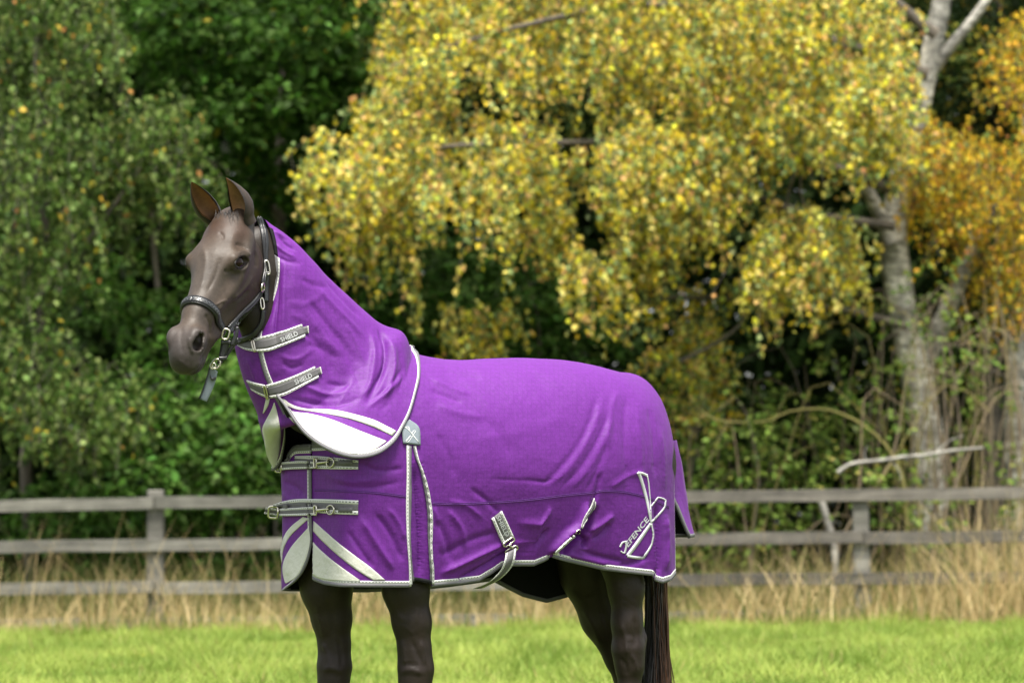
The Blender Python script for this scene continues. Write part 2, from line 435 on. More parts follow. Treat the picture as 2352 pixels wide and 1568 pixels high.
# ------------------------------------------------------------------ fence
def fence():
    X0 = at(356, 1300, 31.9)[0]
    root = thing('post_and_rail_fence', 'weathered grey wooden post and rail fence running behind the horse', 'fence', (X0, FENCE, 0))
    def plank(name, L, hh, dd, seed):
        r = np.random.default_rng(seed)
        n = 13
        xs = np.linspace(-L / 2, L / 2, n)
        sec = np.array([(-1, -.93), (-.93, -1), (.93, -1), (1, -.93), (1, .93), (.93, 1), (-.93, 1), (-1, .93)])
        wob = np.cumsum(r.normal(0, .0022, (n, 2)), 0); wob -= np.linspace(0, 1, n)[:, None] * wob[-1]
        V = []
        for i, x in enumerate(xs):
            k = 1 + r.normal(0, .015)
            for a, b in sec:
                V.append((x, a * dd / 2 + wob[i, 0], b * hh / 2 * k + wob[i, 1]))
        V = np.array(V)
        F = grid_faces(n, 8, True).tolist() + [list(range(8))[::-1], [(n - 1) * 8 + q for q in range(8)]]
        me = bpy.data.meshes.new(name); me.from_pydata([tuple(v) for v in V], [], F); me.update()
        me.materials.append(M['wood_shaded'] if seed in (71, 73, 75) else M['wood'])
        return me
    bay = 2.2
    posts = list(range(-5, 9))
    pm = []
    for q in range(2):
        r = np.random.default_rng(40 + q)
        zs = np.array([-.3, 0, .4, .8, 1.15, 1.33, 1.345]); ks = np.array([1, 1, 1, .99, .98, .97, .82])
        V = []
        for z, k in zip(zs, ks):
            for a, b in ((-1, -.8), (-.8, -1), (.8, -1), (1, -.8), (1, .8), (.8, 1), (-.8, 1), (-1, .8)):
                V.append((a * .077 * k, b * .06 * k, z + r.normal(0, .003)))
        F = grid_faces(len(zs), 8, True).tolist() + [list(range(8))[::-1], [(len(zs) - 1) * 8 + t for t in range(8)]]
        me = bpy.data.meshes.new('post'); me.from_pydata(V, [], F); me.update()
        me.materials.append(M['wood']); pm.append(me)
    for i in posts:
        o = bpy.data.objects.new('post', pm[i % 2]); COL.objects.link(o); o.parent = root
        o.location = (i * bay, 0.02, -0.0 if i != 3 else -.10); o.rotation_euler = (0, random.uniform(-.01, .01), random.uniform(-.08, .08))
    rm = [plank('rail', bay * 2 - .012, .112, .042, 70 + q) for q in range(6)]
    km = [plank('kickboard', bay * 2 - .012, .14, .035, 90 + q) for q in range(2)]
    for lvl, z in enumerate((1.215, .825, .445)):
        for k, i in enumerate(range(-6 + lvl % 2, 9, 2)):
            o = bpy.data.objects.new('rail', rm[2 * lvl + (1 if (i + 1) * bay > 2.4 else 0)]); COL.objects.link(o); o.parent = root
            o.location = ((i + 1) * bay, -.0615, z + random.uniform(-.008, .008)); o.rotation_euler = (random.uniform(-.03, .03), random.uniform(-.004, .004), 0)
    for k, i in enumerate(range(-6, 8, 2)):
        o = bpy.data.objects.new('kickboard', km[k % 2]); COL.objects.link(o); o.parent = root
        o.location = ((i + 1) * bay, -.058, .088)
fence()

# ------------------------------------------------------------------ trees
def unit(v):
    return v / (np.linalg.norm(v, axis=-1, keepdims=True) + 1e-12)
def leaf_geo(C, A, L, Wd, r, fold=.18, up=.35):
    """kite shaped folded leaves at C, long axis A"""
    n = len(C)
    A = unit(A)
    N = unit(r.normal(0, 1, (n, 3)) + np.array([0, -.5, up]))
    S = unit(np.cross(A, N)); N = np.cross(S, A)
    L = np.broadcast_to(L, n)[:, None]; Wd = np.broadcast_to(Wd, n)[:, None]
    V = np.stack([C - A * L * .5, C - A * L * .08 + S * Wd * .5 + N * Wd * fold, C + A * L * .5, C - A * L * .08 - S * Wd * .5 + N * Wd * fold], 1).reshape(-1, 3)
    F = (np.arange(n) * 4)[:, None] + np.array([[0, 1, 2, 3]])
    return V, F
def pick(pal, n, r, jit=.22):
    pal = np.array([p[1:] for p in pal]) , np.array([p[0] for p in pal], float)
    i = r.choice(len(pal[1]), n, p=pal[1] / pal[1].sum())
    return np.clip(pal[0][i] * (1 + r.normal(0, jit, (n, 1))) * (1 + r.normal(0, .06, (n, 3))), .004, .85)
def tassels(spec, r, leaf=.055, pal=None, spacing=.034, spread=.12, strands=(7, 16)):
    """hanging leafy shoots; spec rows: x0, x1, ytop0, ytop1, ybot, n, dist0, dist1 (picture units, metres)"""
    CC, AA, TW = [], [], []
    for x0, x1, y0, y1, yb, n, d0, d1 in spec:
        for _ in range(n):
            x = r.uniform(x0, x1); y = r.uniform(y0, y1); d = r.uniform(d0, d1)
            top = at(x, y, d)
            ybx = yb + 45 * math.sin(x * .021 + yb) + 30 * math.sin(x * .057 + 2)
            ln = max(.3, (ybx - y) / FL * d * r.uniform(.55, 1.05))
            ln = min(ln, 2.0)
            for _s in range(r.integers(*strands)):
                st = top + r.normal(0, spread, 3) * np.array([1, 1.2, .8])
                l = ln * r.uniform(.35, 1.0)
                m = max(3, int(l / spacing))
                f = np.sort(r.random(m))
                sway = r.normal(0, .10, 3); sway[2] = 0
                out = np.array([r.normal(0, .22), r.normal(0, .22), 0])
                p = st + np.outer(f, np.array([0, 0, -l])) + np.outer(np.sin(f * 2.2) * .7, out) + np.outer(f * f, sway)
                CC.append(p + r.normal(0, .022, p.shape))
                AA.append(np.array([0, 0, -1.0]) + r.normal(0, .55, p.shape))
                if _s % 2 == 0: TW.append((p[0], p[m // 2], p[-1]))
    C = np.vstack(CC); A = np.vstack(AA)
    sz = leaf * (.7 + .55 * r.random(len(C)))
    V, F = leaf_geo(C, A, sz, sz * .78, r)
    return V, F, np.repeat(pick(pal, len(C), r), 4, 0), TW
def clump_leaves(spec, r, leaf, pal, spray=14, flat=.5):
    """leafy sprays filling rounded masses; spec rows: x, y, rx, ry (picture units), dist, depth radius m, n sprays"""
    CC, AA = [], []
    for x, y, rx, ry, d, dr, n in spec:
        c = at(x, y, d); RX, RZ = rx / FL * d, ry / FL * d
        q = unit(r.normal(0, 1, (n, 3))) * (r.random((n, 1)) ** .40)
        q *= 1 + .18 * np.sin(q[:, :1] * 7 + x) * np.cos(q[:, 2:] * 6 + y)
        P = c + q * np.array([RX, dr, RZ])
        o = unit(q * np.array([1, 1, .6]) + np.array([0, -.2, -.25]) + r.normal(0, .35, q.shape))
        for k in range(n):
            m = r.integers(spray // 2, spray + 1)
            f = r.random(m)
            side = unit(np.cross(o[k], r.normal(0, 1, 3) * .4 + np.array([0, 0, 1.0])))
            sg = np.where(r.random(m) < .5, -1, 1)
            L = leaf * 3.6
            p = P[k] + np.outer(f * L, o[k]) + np.outer(sg * leaf * (.35 + .5 * r.random(m)), side) + r.normal(0, leaf * .25, (m, 3))
            a = o[k] * .7 + np.outer(sg, side) + np.array([0, 0, -.45]) + r.normal(0, .3, (m, 3))
            CC.append(p); AA.append(a)
    C = np.vstack(CC); A = np.vstack(AA)
    sz = leaf * (.65 + .6 * r.random(len(C)))
    V, F = leaf_geo(C, A, sz, sz * .62, r, up=.9)
    return V, F, np.repeat(pick(pal, len(C), r), 4, 0)
LEAFM = {}
def single_leaves(V, C, root, count):
    """the leaves that show largest become objects of their own; returns the mask of those left over"""
    L = V.reshape(-1, 4, 3); q = proj(V).reshape(-1, 4, 2)
    d1, d2 = q[:, 2] - q[:, 0], q[:, 1] - q[:, 3]
    area = np.abs(d1[:, 0] * d2[:, 1] - d1[:, 1] * d2[:, 0])
    m = q.mean(1); near = ((L.mean(1) - CAM) @ cf)
    ok = (m[:, 0] > 10) & (m[:, 0] < IW - 10) & (m[:, 1] > 10) & (m[:, 1] < 1130)
    near = (near - near[ok].min()) / (np.ptp(near[ok]) + 1e-6)
    score = np.where(ok, area * (1.25 - near), 0)
    pickd = np.argsort(-score)[:count]
    c4 = C.reshape(-1, 4, 3)[:, 0]
    cen = L.mean(1)
    for i in pickd:
        ax = L[i, 2] - L[i, 0]; ln = np.linalg.norm(ax); ax = ax / ln
        sd_ = L[i, 1] - L[i, 3]; sd_ = sd_ - ax * (sd_ @ ax); sd_ /= np.linalg.norm(sd_) + 1e-9
        nn = np.cross(ax, sd_)
        key = (root.name, int(np.clip(c4[i, 1] / .035, 0, 6)), bool(c4[i, 0] > c4[i, 1]))
        if key not in LEAFM:
            U = np.array([(-.5, 0, 0), (-.28, .24, .07), (.05, .30, .09), (.32, .17, .05), (.5, 0, -.03), (.32, -.17, .05), (.05, -.30, .09), (-.28, -.24, .07), (-.1, 0, 0), (.2, 0, 0)])
            me = bpy.data.meshes.new('leaf'); me.from_pydata([tuple(u) for u in U], [], [(0, 8, 1), (8, 2, 1), (8, 9, 2), (9, 3, 2), (9, 4, 3), (0, 7, 8), (7, 6, 8), (8, 6, 9), (6, 5, 9), (9, 5, 4)])
            me.update(); me.materials.append(M['leaf'])
            a = me.attributes.new('Col', 'FLOAT_COLOR', 'POINT'); a.data.foreach_set('color', np.tile([*c4[i], 1.0], 10).astype(np.float32))
            LEAFM[key] = me
        o = bpy.data.objects.new('leaf', LEAFM[key]); COL.objects.link(o); o.parent = root
        p_ = cen[i] - origin_of(root)
        o.matrix_local = Matrix(((ax[0] * ln, sd_[0] * ln, nn[0] * ln, p_[0]), (ax[1] * ln, sd_[1] * ln, nn[1] * ln, p_[1]), (ax[2] * ln, sd_[2] * ln, nn[2] * ln, p_[2]), (0, 0, 0, 1)))
    keep = np.ones(len(L), bool); keep[pickd] = False
    V2 = L[keep].reshape(-1, 3)
    return V2, (np.arange(keep.sum()) * 4)[:, None] + np.array([[0, 1, 2, 3]]), C.reshape(-1, 4, 3)[keep].reshape(-1, 3)
def limb(pts, dist, r0, r1, n=14, k=8, seed=0, rough=.10, ddist=0.0):
    P = np.array([at(x, y, dist + ddist * i / max(1, len(pts) - 1)) for i, (x, y) in enumerate(pts)])
    C = catmull(P, n)
    return tube_geo(C, np.linspace(r0, r1, n), k, True, seed, rough)
def ground_xy(x, dist):
    return np.array([at(x, 1300, dist)[0], dist - 12.0, 0.0])
def trunk_geo(x, dist, pts, r0, r1, seed=0, n=18):
    P = np.vstack([ground_xy(x, dist) + [0, 0, -.2]] + [at(a, b, dist) for a, b in pts])
    return tube_geo(catmull(P, n), np.linspace(r0, r1, n), 10, True, seed, .10)
def twig_geo(TW, rad=.004):
    n = len(TW)
    T = np.array(TW)                                     # n,3,3
    S = np.array([1.0, 0, 0]) * rad
    D = np.array([0, 1.0, 0]) * rad
    V = np.stack([T - S, T + S * .5 + D * .8, T + S * .5 - D * .8], 2).reshape(-1, 3)      # n, 3 rows, 3 corners
    F = []
    base = (np.arange(n) * 9)[:, None]
    for q in range(2):
        for j in range(3):
            F.append(base + np.array([[3 * q + j, 3 * q + (j + 1) % 3, 3 * (q + 1) + (j + 1) % 3, 3 * (q + 1) + j]]))
    return V, np.concatenate(F)
GREEN = [(5, .050, .095, .014), (4, .075, .125, .022), (2, .11, .16, .035), (1, .035, .065, .012)]
def trees():
    r = np.random.default_rng(21)
    YEL = [(5, .84, .64, .050), (4, .85, .70, .17), (3, .78, .54, .17), (2.4, .56, .54, .10), (5.2, .27, .35, .13), (2.8, .14, .20, .06), (.8, .60, .34, .13)]
    # ---- weeping yellow birch
    root = thing('birch_tree', 'large weeping silver birch with golden yellow hanging autumn leaves behind the fence', 'tree', ground_xy(2145, 36))
    G = [trunk_geo(2145, 36, [(2135, 1150), (2128, 1000), (2105, 860), (2068, 690), (2052, 560), (2062, 450), (2092, 330), (2122, 200), (2148, 80), (2175, -60), (2205, -260)], .21, .085, 1, 26)]
    t = build('trunk', *merge(G), M['birch'], root)
    build('limb', *limb([(2050, 560), (1990, 430), (1955, 370), (1920, 330), (1840, 300)], 35.8, .085, .03, seed=3), M['birch'], root)
    build('limb', *limb([(2128, 180), (2180, 110), (2246, 30), (2300, -60)], 36, .07, .04, seed=4), M['birch'], root)
    build('limb', *limb([(2110, 860), (2165, 740), (2215, 620), (2260, 520), (2330, 400)], 36.2, .12, .06, seed=5), M['birch'], root)
    build('limb', *limb([(2085, 750), (1900, 705), (1700, 688), (1540, 683), (1450, 700)], 35.2, .045, .018, seed=6), M['bark'], root)
    build('limb', *limb([(2055, 520), (1850, 490), (1700, 440), (1560, 420), (1420, 440)], 35, .05, .015, seed=7, ddist=-.5), M['bark'], root)
    build('limb', *limb([(2062, 440), (1800, 350), (1500, 330), (1200, 330), (930, 350), (850, 445)], 35, .06, .012, seed=8, ddist=-.8), M['bark'], root)
    build('limb', *limb([(2130, 170), (1800, 60), (1500, 10), (1200, 60), (900, 150)], 35.4, .07, .012, seed=9, ddist=-1), M['bark'], root)
    build('limb', *limb([(2150, 80), (1900, -100), (1600, -200), (1300, -150), (1050, -20)], 35.6, .07, .014, seed=10, ddist=-1), M['bark'], root)
    build('limb', *limb([(1835, 370), (1812, 440), (1805, 490)], 34.2, .016, .012, n=6, seed=11), M['bark'], root)
    build('limb', *limb([(1850, 370), (1838, 430), (1850, 480)], 34.2, .012, .010, n=6, seed=12), M['bark'], root)
    build('limb', *limb([(1560, 830), (1640, 790), (1700, 745), (1720, 690)], 34.6, .020, .012, n=8, seed=13), M['bark'], root)
    spec = [
        # x0, x1, ytop0, ytop1, ybot, n, dist0, dist1
        (700, 940, 290, 430, 600, 22, 33.6, 35.6), (830, 920, 420, 560, 740, 8, 33.8, 35.2), (715, 800, 400, 480, 640, 5, 33.8, 35),
        (820, 1060, 110, 330, 470, 27, 33.6, 36.2), (890, 1330, -120, 140, 310, 46, 33.6, 37.0), (930, 1060, 330, 420, 560, 7, 33.6, 35),
        (1090, 1330, 270, 370, 600, 22, 33.4, 35.4), (1090, 1180, 330, 420, 660, 6, 33.6, 35), (1230, 1300, 430, 520, 690, 5, 33.6, 35),
        (1310, 1560, 270, 400, 620, 27, 33.2, 35.2), (1330, 1420, 500, 620, 790, 9, 33.4, 34.6), (1470, 1550, 450, 560, 740, 6, 33.4, 34.8),
        (1430, 1700, 220, 400, 510, 28, 33.2, 35.6), (1600, 1632, 420, 480, 600, 4, 33.6, 34.2), (1680, 1700, 380, 430, 520, 2, 33.6, 34.2),
        (1320, 1700, -160, 160, 350, 54, 33.4, 37.5), (1600, 2070, -160, 200, 360, 80, 33.2, 37.0),
        (1660, 2070, 150, 320, 430, 48, 33.0, 35.2), (1960, 2085, 250, 360, 450, 12, 33.4, 35),
        (1740, 1965, 465, 560, 760, 34, 33.2, 34.8), (1710, 1790, 530, 620, 690, 5, 33.6, 34.8),
        (1480, 1640, 740, 850, 1000, 13, 34.5, 36.0), (1020, 1180, 690, 760, 830, 9, 35, 36),
        (1560, 1700, 640, 740, 830, 6, 35, 36), (1500, 1600, 880, 960, 1080, 8, 34.6, 35.6),
    ]
    spec = [(a, b, c, d, e + (35 if e > 440 else 0), max(2, int(n * (.62 if e > 440 else .72))), f, g_) for a, b, c, d, e, n, f, g_ in spec]
    V, F, C, TW = tassels(spec, r, .070, YEL, .034, .056, (8, 16))
    build('crown', V, F, M['leaf'], root, smooth=False, col=C, kind='stuff')
    V, F = twig_geo(TW)
    build('twigs', V, F, M['bark'], root, kind='stuff')
    # inner, greener leaf layer of the same crown, reaching up out of the picture
    INN = [(1.5, .28, .27, .04), (3, .10, .14, .03), (5, .045, .075, .016), (.6, .40, .28, .05)]
    V, F, C = clump_leaves([(1350, 150, 400, 230, 38, 1.4, 420), (1850, 150, 400, 280, 38, 1.4, 460), (1650, -470, 760, 300, 37, 3.4, 1800)], r, .085, INN, 12)
    build('inner_foliage', V, F, M['leaf'], root, smooth=False, col=C, kind='stuff')
    # ---- second birch at the right edge
    root = thing('birch_tree', 'orange and gold birch leaning beside the pale birch trunk, ivy dark above', 'tree', ground_xy(2330, 37.5))
    build('trunk', *trunk_geo(2330, 37.5, [(2335, 900), (2350, 500), (2380, 200), (2420, -100)], .16, .09, 31), M['birch'], root)
    V, F, C, TW = tassels([(2110, 2420, 270, 460, 600, 52, 34.8, 37.2), (2140, 2400, 420, 540, 680, 18, 34.8, 37), (2270, 2420, 40, 240, 320, 14, 35, 37), (2290, 2420, 560, 660, 800, 12, 35, 36.5)], r, .060,
                          [(5, .68, .46, .03), (3, .62, .34, .04), (3, .45, .40, .05), (3, .18, .24, .06), (.7, .46, .22, .06)], .044, .11)
    build('crown', V, F, M['leaf'], root, smooth=False, col=C, kind='stuff')
    V, F = twig_geo(TW); build('twigs', V, F, M['bark'], root, kind='stuff')
    # ---- dark ivy tree behind
    root = thing('ivy_tree', 'dark green ivy clad tree standing behind the leaning birch stems', 'tree', ground_xy(2280, 40))
    build('trunk', *trunk_geo(2280, 40, [(2275, 800), (2280, 300), (2290, -200)], .16, .10, 33), M['bark'], root)
    V, F, C = clump_leaves([(2270, 150, 170, 220, 39.6, .9, 700), (2300, 480, 160, 260, 40, .9, 620), (2250, 850, 220, 260, 40.5, .9, 600)], r, .085, [(4, .022, .045, .012), (2, .045, .07, .018), (1, .30, .24, .03)], 12)
    build('crown', V, F, M['leaf'], root, smooth=False, col=C, kind='stuff')
    # ---- green birch on the left
    root = thing('green_birch_tree', 'small leaved dull green birch with a few orange leaves over the fence', 'tree', ground_xy(80, 35.5))
    build('trunk', *trunk_geo(80, 35.5, [(60, 1000), (110, 600), (90, 200), (60, -250)], .07, .05, 41), M['bark'], root)
    build('limb', *limb([(110, 700), (200, 560), (300, 420), (360, 330)], 35.2, .04, .012, seed=42), M['bark'], root)
    build('limb', *limb([(115, 560), (60, 400), (20, 250), (-60, 150)], 35.3, .04, .012, seed=43), M['bark'], root)
    build('limb', *limb([(345, 470), (352, 560), (362, 660)], 35.4, .035, .03, n=8, seed=44), M['bark'], root)
    GB = [(5, .090, .155, .028), (4, .140, .210, .046), (2.6, .23, .30, .09), (4, .042, .080, .015), (.25, .55, .42, .05), (.1, .50, .25, .07)]
    V, F, C, TW = tassels([(-60, 300, -160, 160, 330, 34, 33.8, 37), (-60, 230, 150, 420, 560, 26, 33.6, 36), (150, 480, 210, 380, 520, 34, 33.8, 36.2),
                           (-60, 190, 400, 620, 760, 28, 33.4, 35.5), (140, 330, 440, 560, 690, 10, 34, 36), (320, 470, 360, 480, 600, 11, 34.5, 36.5), (-60, 180, 620, 850, 960, 26, 33.4, 35.4),
                           (-60, 300, 820, 960, 1070, 34, 33.2, 35.2), (60, 340, 880, 1010, 1110, 18, 33.2, 35), (-40, 260, -60, 120, 240, 18, 34, 36), (280, 400, 230, 330, 470, 12, 34, 36)], r, .072, GB, .046, .11, (5, 12))
    build('crown', V, F, M['leaf'], root, smooth=False, col=C, kind='stuff')
    V, F = twig_geo(TW); build('twigs', V, F, M['bark'], root, kind='stuff')
    # ---- broad leaved tree above the horse's head
    root = thing('broadleaf_tree', 'dark green broad leaved tree with large oval leaves above the horse head', 'tree', ground_xy(640, 38))
    build('trunk', *trunk_geo(640, 38.6, [(650, 900), (640, 500), (660, 100), (690, -250)], .09, .07, 51), M['bark'], root)
    build('limb', *limb([(648, 520), (600, 440), (540, 380), (470, 330)], 38, .04, .012, seed=52), M['bark'], root)
    build('limb', *limb([(650, 330), (720, 260), (800, 215), (860, 180)], 38, .045, .015, seed=53), M['bark'], root)
    BL = [(5, .045, .115, .012), (4, .070, .155, .020), (2, .105, .195, .040), (2, .028, .060, .010), (.25, .34, .30, .03)]
    V, F, C = clump_leaves([(440, 90, 150, 110, 37, .8, 190), (640, 80, 170, 120, 36.8, .9, 260), (830, 110, 130, 150, 37, .9, 230), (600, 240, 110, 60, 36.5, .6, 110),
                            (480, 240, 130, 80, 37.2, .6, 90), (760, 250, 110, 90, 37.2, .7, 110), (540, 420, 100, 60, 37.4, .5, 60), (700, 400, 90, 80, 38, .5, 60), (640, -260, 420, 200, 37.5, 2.4, 700)], r, .125, BL, 10)
    V, F, C = single_leaves(V, C, root, 260)
    build('crown', V, F, M['leaf'], root, smooth=False, col=C, kind='stuff')
    # ---- hazel behind the fence, left of the horse's chest
    root = thing('hazel_shrub', 'fresh green broad leaved shrub just behind the fence beside the horse chest', 'shrub', ground_xy(520, 35))
    for q in range(6):
        x = 380 + 55 * q
        build('stem', *limb([(520 + (x - 520) * .3, 1440), (x, 1250), (x + 25 * math.sin(q * 2), 1000), (x + 50 * math.sin(q * 3), 820)], 35.2, .025, .008, n=10, seed=60 + q), M['bark'], root)
    V, F, C = clump_leaves([(430, 960, 110, 80, 34.6, .5, 85), (540, 900, 110, 80, 34.9, .5, 90), (590, 1010, 120, 100, 34.2, .6, 130), (470, 1080, 150, 70, 34.3, .6, 120), (640, 1110, 120, 110, 34.4, .6, 110),
                            (330, 1100, 130, 50, 34.6, .5, 60), (380, 850, 70, 80, 35.2, .5, 50), (600, 1260, 120, 80, 34.6, .5, 60), (480, 700, 130, 120, 36, .6, 70), (120, 1170, 190, 90, 35.6, .6, 110), (330, 1230, 150, 80, 35.4, .6, 90), (620, 780, 110, 100, 36.5, .5, 60), (250, 700, 120, 140, 37, .6, 80)], r, .120,
                           [(5, .055, .135, .016), (4, .085, .175, .028), (2, .12, .215, .05), (2, .035, .075, .012)], 10)
    V, F, C = single_leaves(V, C, root, 260)
    build('crown', V, F, M['leaf'], root, smooth=False, col=C, kind='stuff')
    # ---- shrub seen above the horse's back
    root = thing('elder_shrub', 'mid green feathery leaved shrub showing above the horse withers under the birch', 'shrub', ground_xy(1050, 37.5))
    for q in range(5):
        x = 930 + 70 * q
        build('stem', *limb([(1050 + (x - 1050) * .3, 1420), (x, 1100), (x + 30 * math.sin(q * 2), 760), (x + 50 * math.sin(q * 3), 560)], 37.6, .03, .01, n=10, seed=80 + q), M['bark'], root)
    V, F, C = clump_leaves([(1000, 640, 150, 90, 37.4, .7, 130), (1180, 690, 130, 110, 37.2, .7, 140), (930, 730, 110, 90, 37.2, .6, 90), (1100, 560, 170, 80, 38, .6, 90), (1300, 760, 150, 90, 37.8, .6, 70)], r, .105,
                           [(5, .045, .110, .016), (3, .070, .140, .026), (1, .10, .16, .04), (2, .028, .060, .012)], 12)
    build('crown', V, F, M['leaf'], root, smooth=False, col=C, kind='stuff')
    # ---- vine covered thicket and bare stems right of the horse
    def thicket(name, label, x0, x1, dist, nst, ytop, cols, leafspec, pal, seed, arch=1.0, group=None):
        rr = np.random.default_rng(seed)
        root = thing(name, label, 'shrub', ground_xy((x0 + x1) / 2, dist))
        parts, cc = [], []
        for q in range(nst):
            xb = rr.uniform(x0, x1); dx = rr.normal(0, 90) * arch; yt = ytop + abs(rr.normal(0, 130))
            d = dist + rr.normal(0, .5)
            pts = [(xb, 1445), (xb + dx * .25 + rr.normal(0, 12), 1250), (xb + dx * .6 + rr.normal(0, 15), (1250 + yt) / 2), (xb + dx + rr.normal(0, 20), yt), (xb + dx * 1.7 + rr.normal(0, 30), yt + rr.uniform(-60, 110))]
            g = limb(pts, d, rr.uniform(.007, .018), .003, n=12, k=5, seed=seed + q, rough=.2)
            parts.append(g); cc.append(np.tile(np.array(cols[rr.integers(len(cols))]) * rr.uniform(.7, 1.25), (len(g[0]), 1)))
        V, F = merge(parts)
        build('stems', V, F, M['twig'], root, col=np.vstack(cc), kind='stuff')
        V, F, C = clump_leaves(leafspec, rr, .085, pal, 9)
        build('foliage', V, F, M['leaf'], root, smooth=False, col=C, kind='stuff')
    VG = [(4, .12, .19, .03), (3, .19, .27, .05), (2, .07, .11, .022), (1, .26, .26, .06)]
    TAN = [(.24, .18, .11), (.19, .15, .09), (.22, .19, .06), (.14, .11, .075)]
    thicket('vine_thicket', 'tangled brown stems with bright yellow green vine leaves behind the horse rump', 1590, 1900, 34.6, 30, 860, TAN,
            [(1700, 1000, 120, 120, 34.4, .5, 80), (1640, 1160, 90, 120, 34.3, .5, 70), (1800, 1080, 120, 120, 34.3, .5, 80), (1760, 1220, 150, 80, 34.3, .5, 60), (1880, 950, 90, 100, 34.6, .5, 40), (1640, 1320, 90, 60, 34.2, .4, 24), (1560, 1000, 60, 160, 35, .4, 40)], VG, 101)
    thicket('bare_shrub', 'bare tan and olive stems of a leafless shrub rising at the birch foot', 1900, 2150, 34.4, 30, 760, TAN,
            [(2000, 800, 110, 120, 34.4, .4, 16), (2060, 1090, 120, 120, 34.2, .4, 34), (1950, 1080, 90, 110, 34.2, .4, 40), (2130, 1200, 100, 90, 34.2, .4, 20), (2020, 960, 100, 100, 34.4, .4, 20)], VG, 131, 1.4)
    thicket('bare_shrub', 'upright pale twiggy shrub with few leaves beside the orange birch', 2080, 2420, 34.8, 62, 660, TAN,
            [(2130, 760, 90, 200, 34.9, .4, 30), (2250, 950, 110, 120, 34.6, .4, 26), (2300, 1120, 90, 120, 34.5, .4, 22), (2200, 820, 90, 90, 34.8, .4, 18), (2220, 1230, 120, 70, 34.5, .4, 20)], VG, 161, .9)
    # ---- arching mossy bough and pale fallen sticks
    o = build('arching_bough', *limb([(1600, 935), (1650, 965), (1760, 968), (1810, 945), (1900, 940), (1980, 975), (2040, 1030), (2075, 1110), (2085, 1300), (2080, 1440)], 33.9, .008, .020, n=30, k=7, seed=201, rough=.3), M['twig'],
              col=np.tile([.20, .18, .05], (30 * 7, 1)))
    tag(o, 'thin mossy yellow bough arching down to the ground in front of the thicket', 'branch')
    V, F = merge([limb([(1924, 1084), (1945, 1070), (1965, 1063), (2030, 1056), (2075, 1049), (2120, 1046), (2190, 1034), (2258, 1028)], 33.2, .019, .016, n=22, k=8, seed=205, rough=.5),
                  limb([(2040, 1054), (2062, 1075), (2070, 1100)], 33.2, .008, .004, n=6, k=5, seed=206, rough=.4), limb([(2150, 1040), (2180, 1012), (2215, 1000)], 33.2, .008, .004, n=6, k=5, seed=208, rough=.4),
                  limb([(1990, 1060), (1985, 1040), (1995, 1020)], 33.2, .006, .003, n=5, k=5, seed=209, rough=.4)])
    o = build('fallen_branch', V, F, M['deadbirch'])
    tag(o, 'pale birch branch lying across the twiggy shrubs above the top rail', 'branch')
    V, F = limb([(1882, 1130), (1895, 1180), (1912, 1240), (1918, 1290), (1915, 1440)], 32.5, .034, .030, n=14, k=8, seed=207, rough=.2)
    o = build('leaning_branch', V, F, M['deadbirch'])
    tag(o, 'short pale birch branch leaning upright behind the fence rails', 'branch')
    # ---- deep woodland behind everything
    rr = np.random.default_rng(77)
    spec = []
    for d, n, dr in ((43, 900, 1.2), (47, 1000, 1.4), (52, 1300, 1.6), (57, 1300, 1.6)):
        for x in range(-300, 2700, 300):
            for y in (1250, 900, 550, 200, -150):
                spec.append((x + rr.uniform(-80, 80), y + rr.uniform(-80, 80), 230, 240, d, dr, int(n / 13)))
    for d in (40, 46):                                   # the wood runs on to both sides
        for x in list(range(-2300, -300, 280)) + list(range(2700, 4700, 280)):
            for y in (1250, 950, 650, 350, 50, -250):
                spec.append((x + rr.uniform(-80, 80), y + rr.uniform(-80, 80), 260, 230, d, 1.5, 34))
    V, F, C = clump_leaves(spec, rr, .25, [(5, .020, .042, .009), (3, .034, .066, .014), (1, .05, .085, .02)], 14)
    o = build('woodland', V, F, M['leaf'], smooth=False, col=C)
    tag(o, 'deep dark green woodland filling the background behind the nearer trees', 'woodland', kind='stuff')
    spec = [(x + rr.uniform(-60, 60), -330 - rr.uniform(0, 350), 300, 190, d, 2.2, 60) for x in range(-500, 2900, 260) for d in (39, 43, 47)]  # leaf masses above the view, added to shade the wood below
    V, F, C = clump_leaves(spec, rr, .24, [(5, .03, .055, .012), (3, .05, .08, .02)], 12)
    o = build('shade_canopy', V, F, M['leaf'], smooth=False, col=C)
    tag(o, 'unseen high green canopy added over the wood to shade it', 'woodland', kind='stuff')
trees()

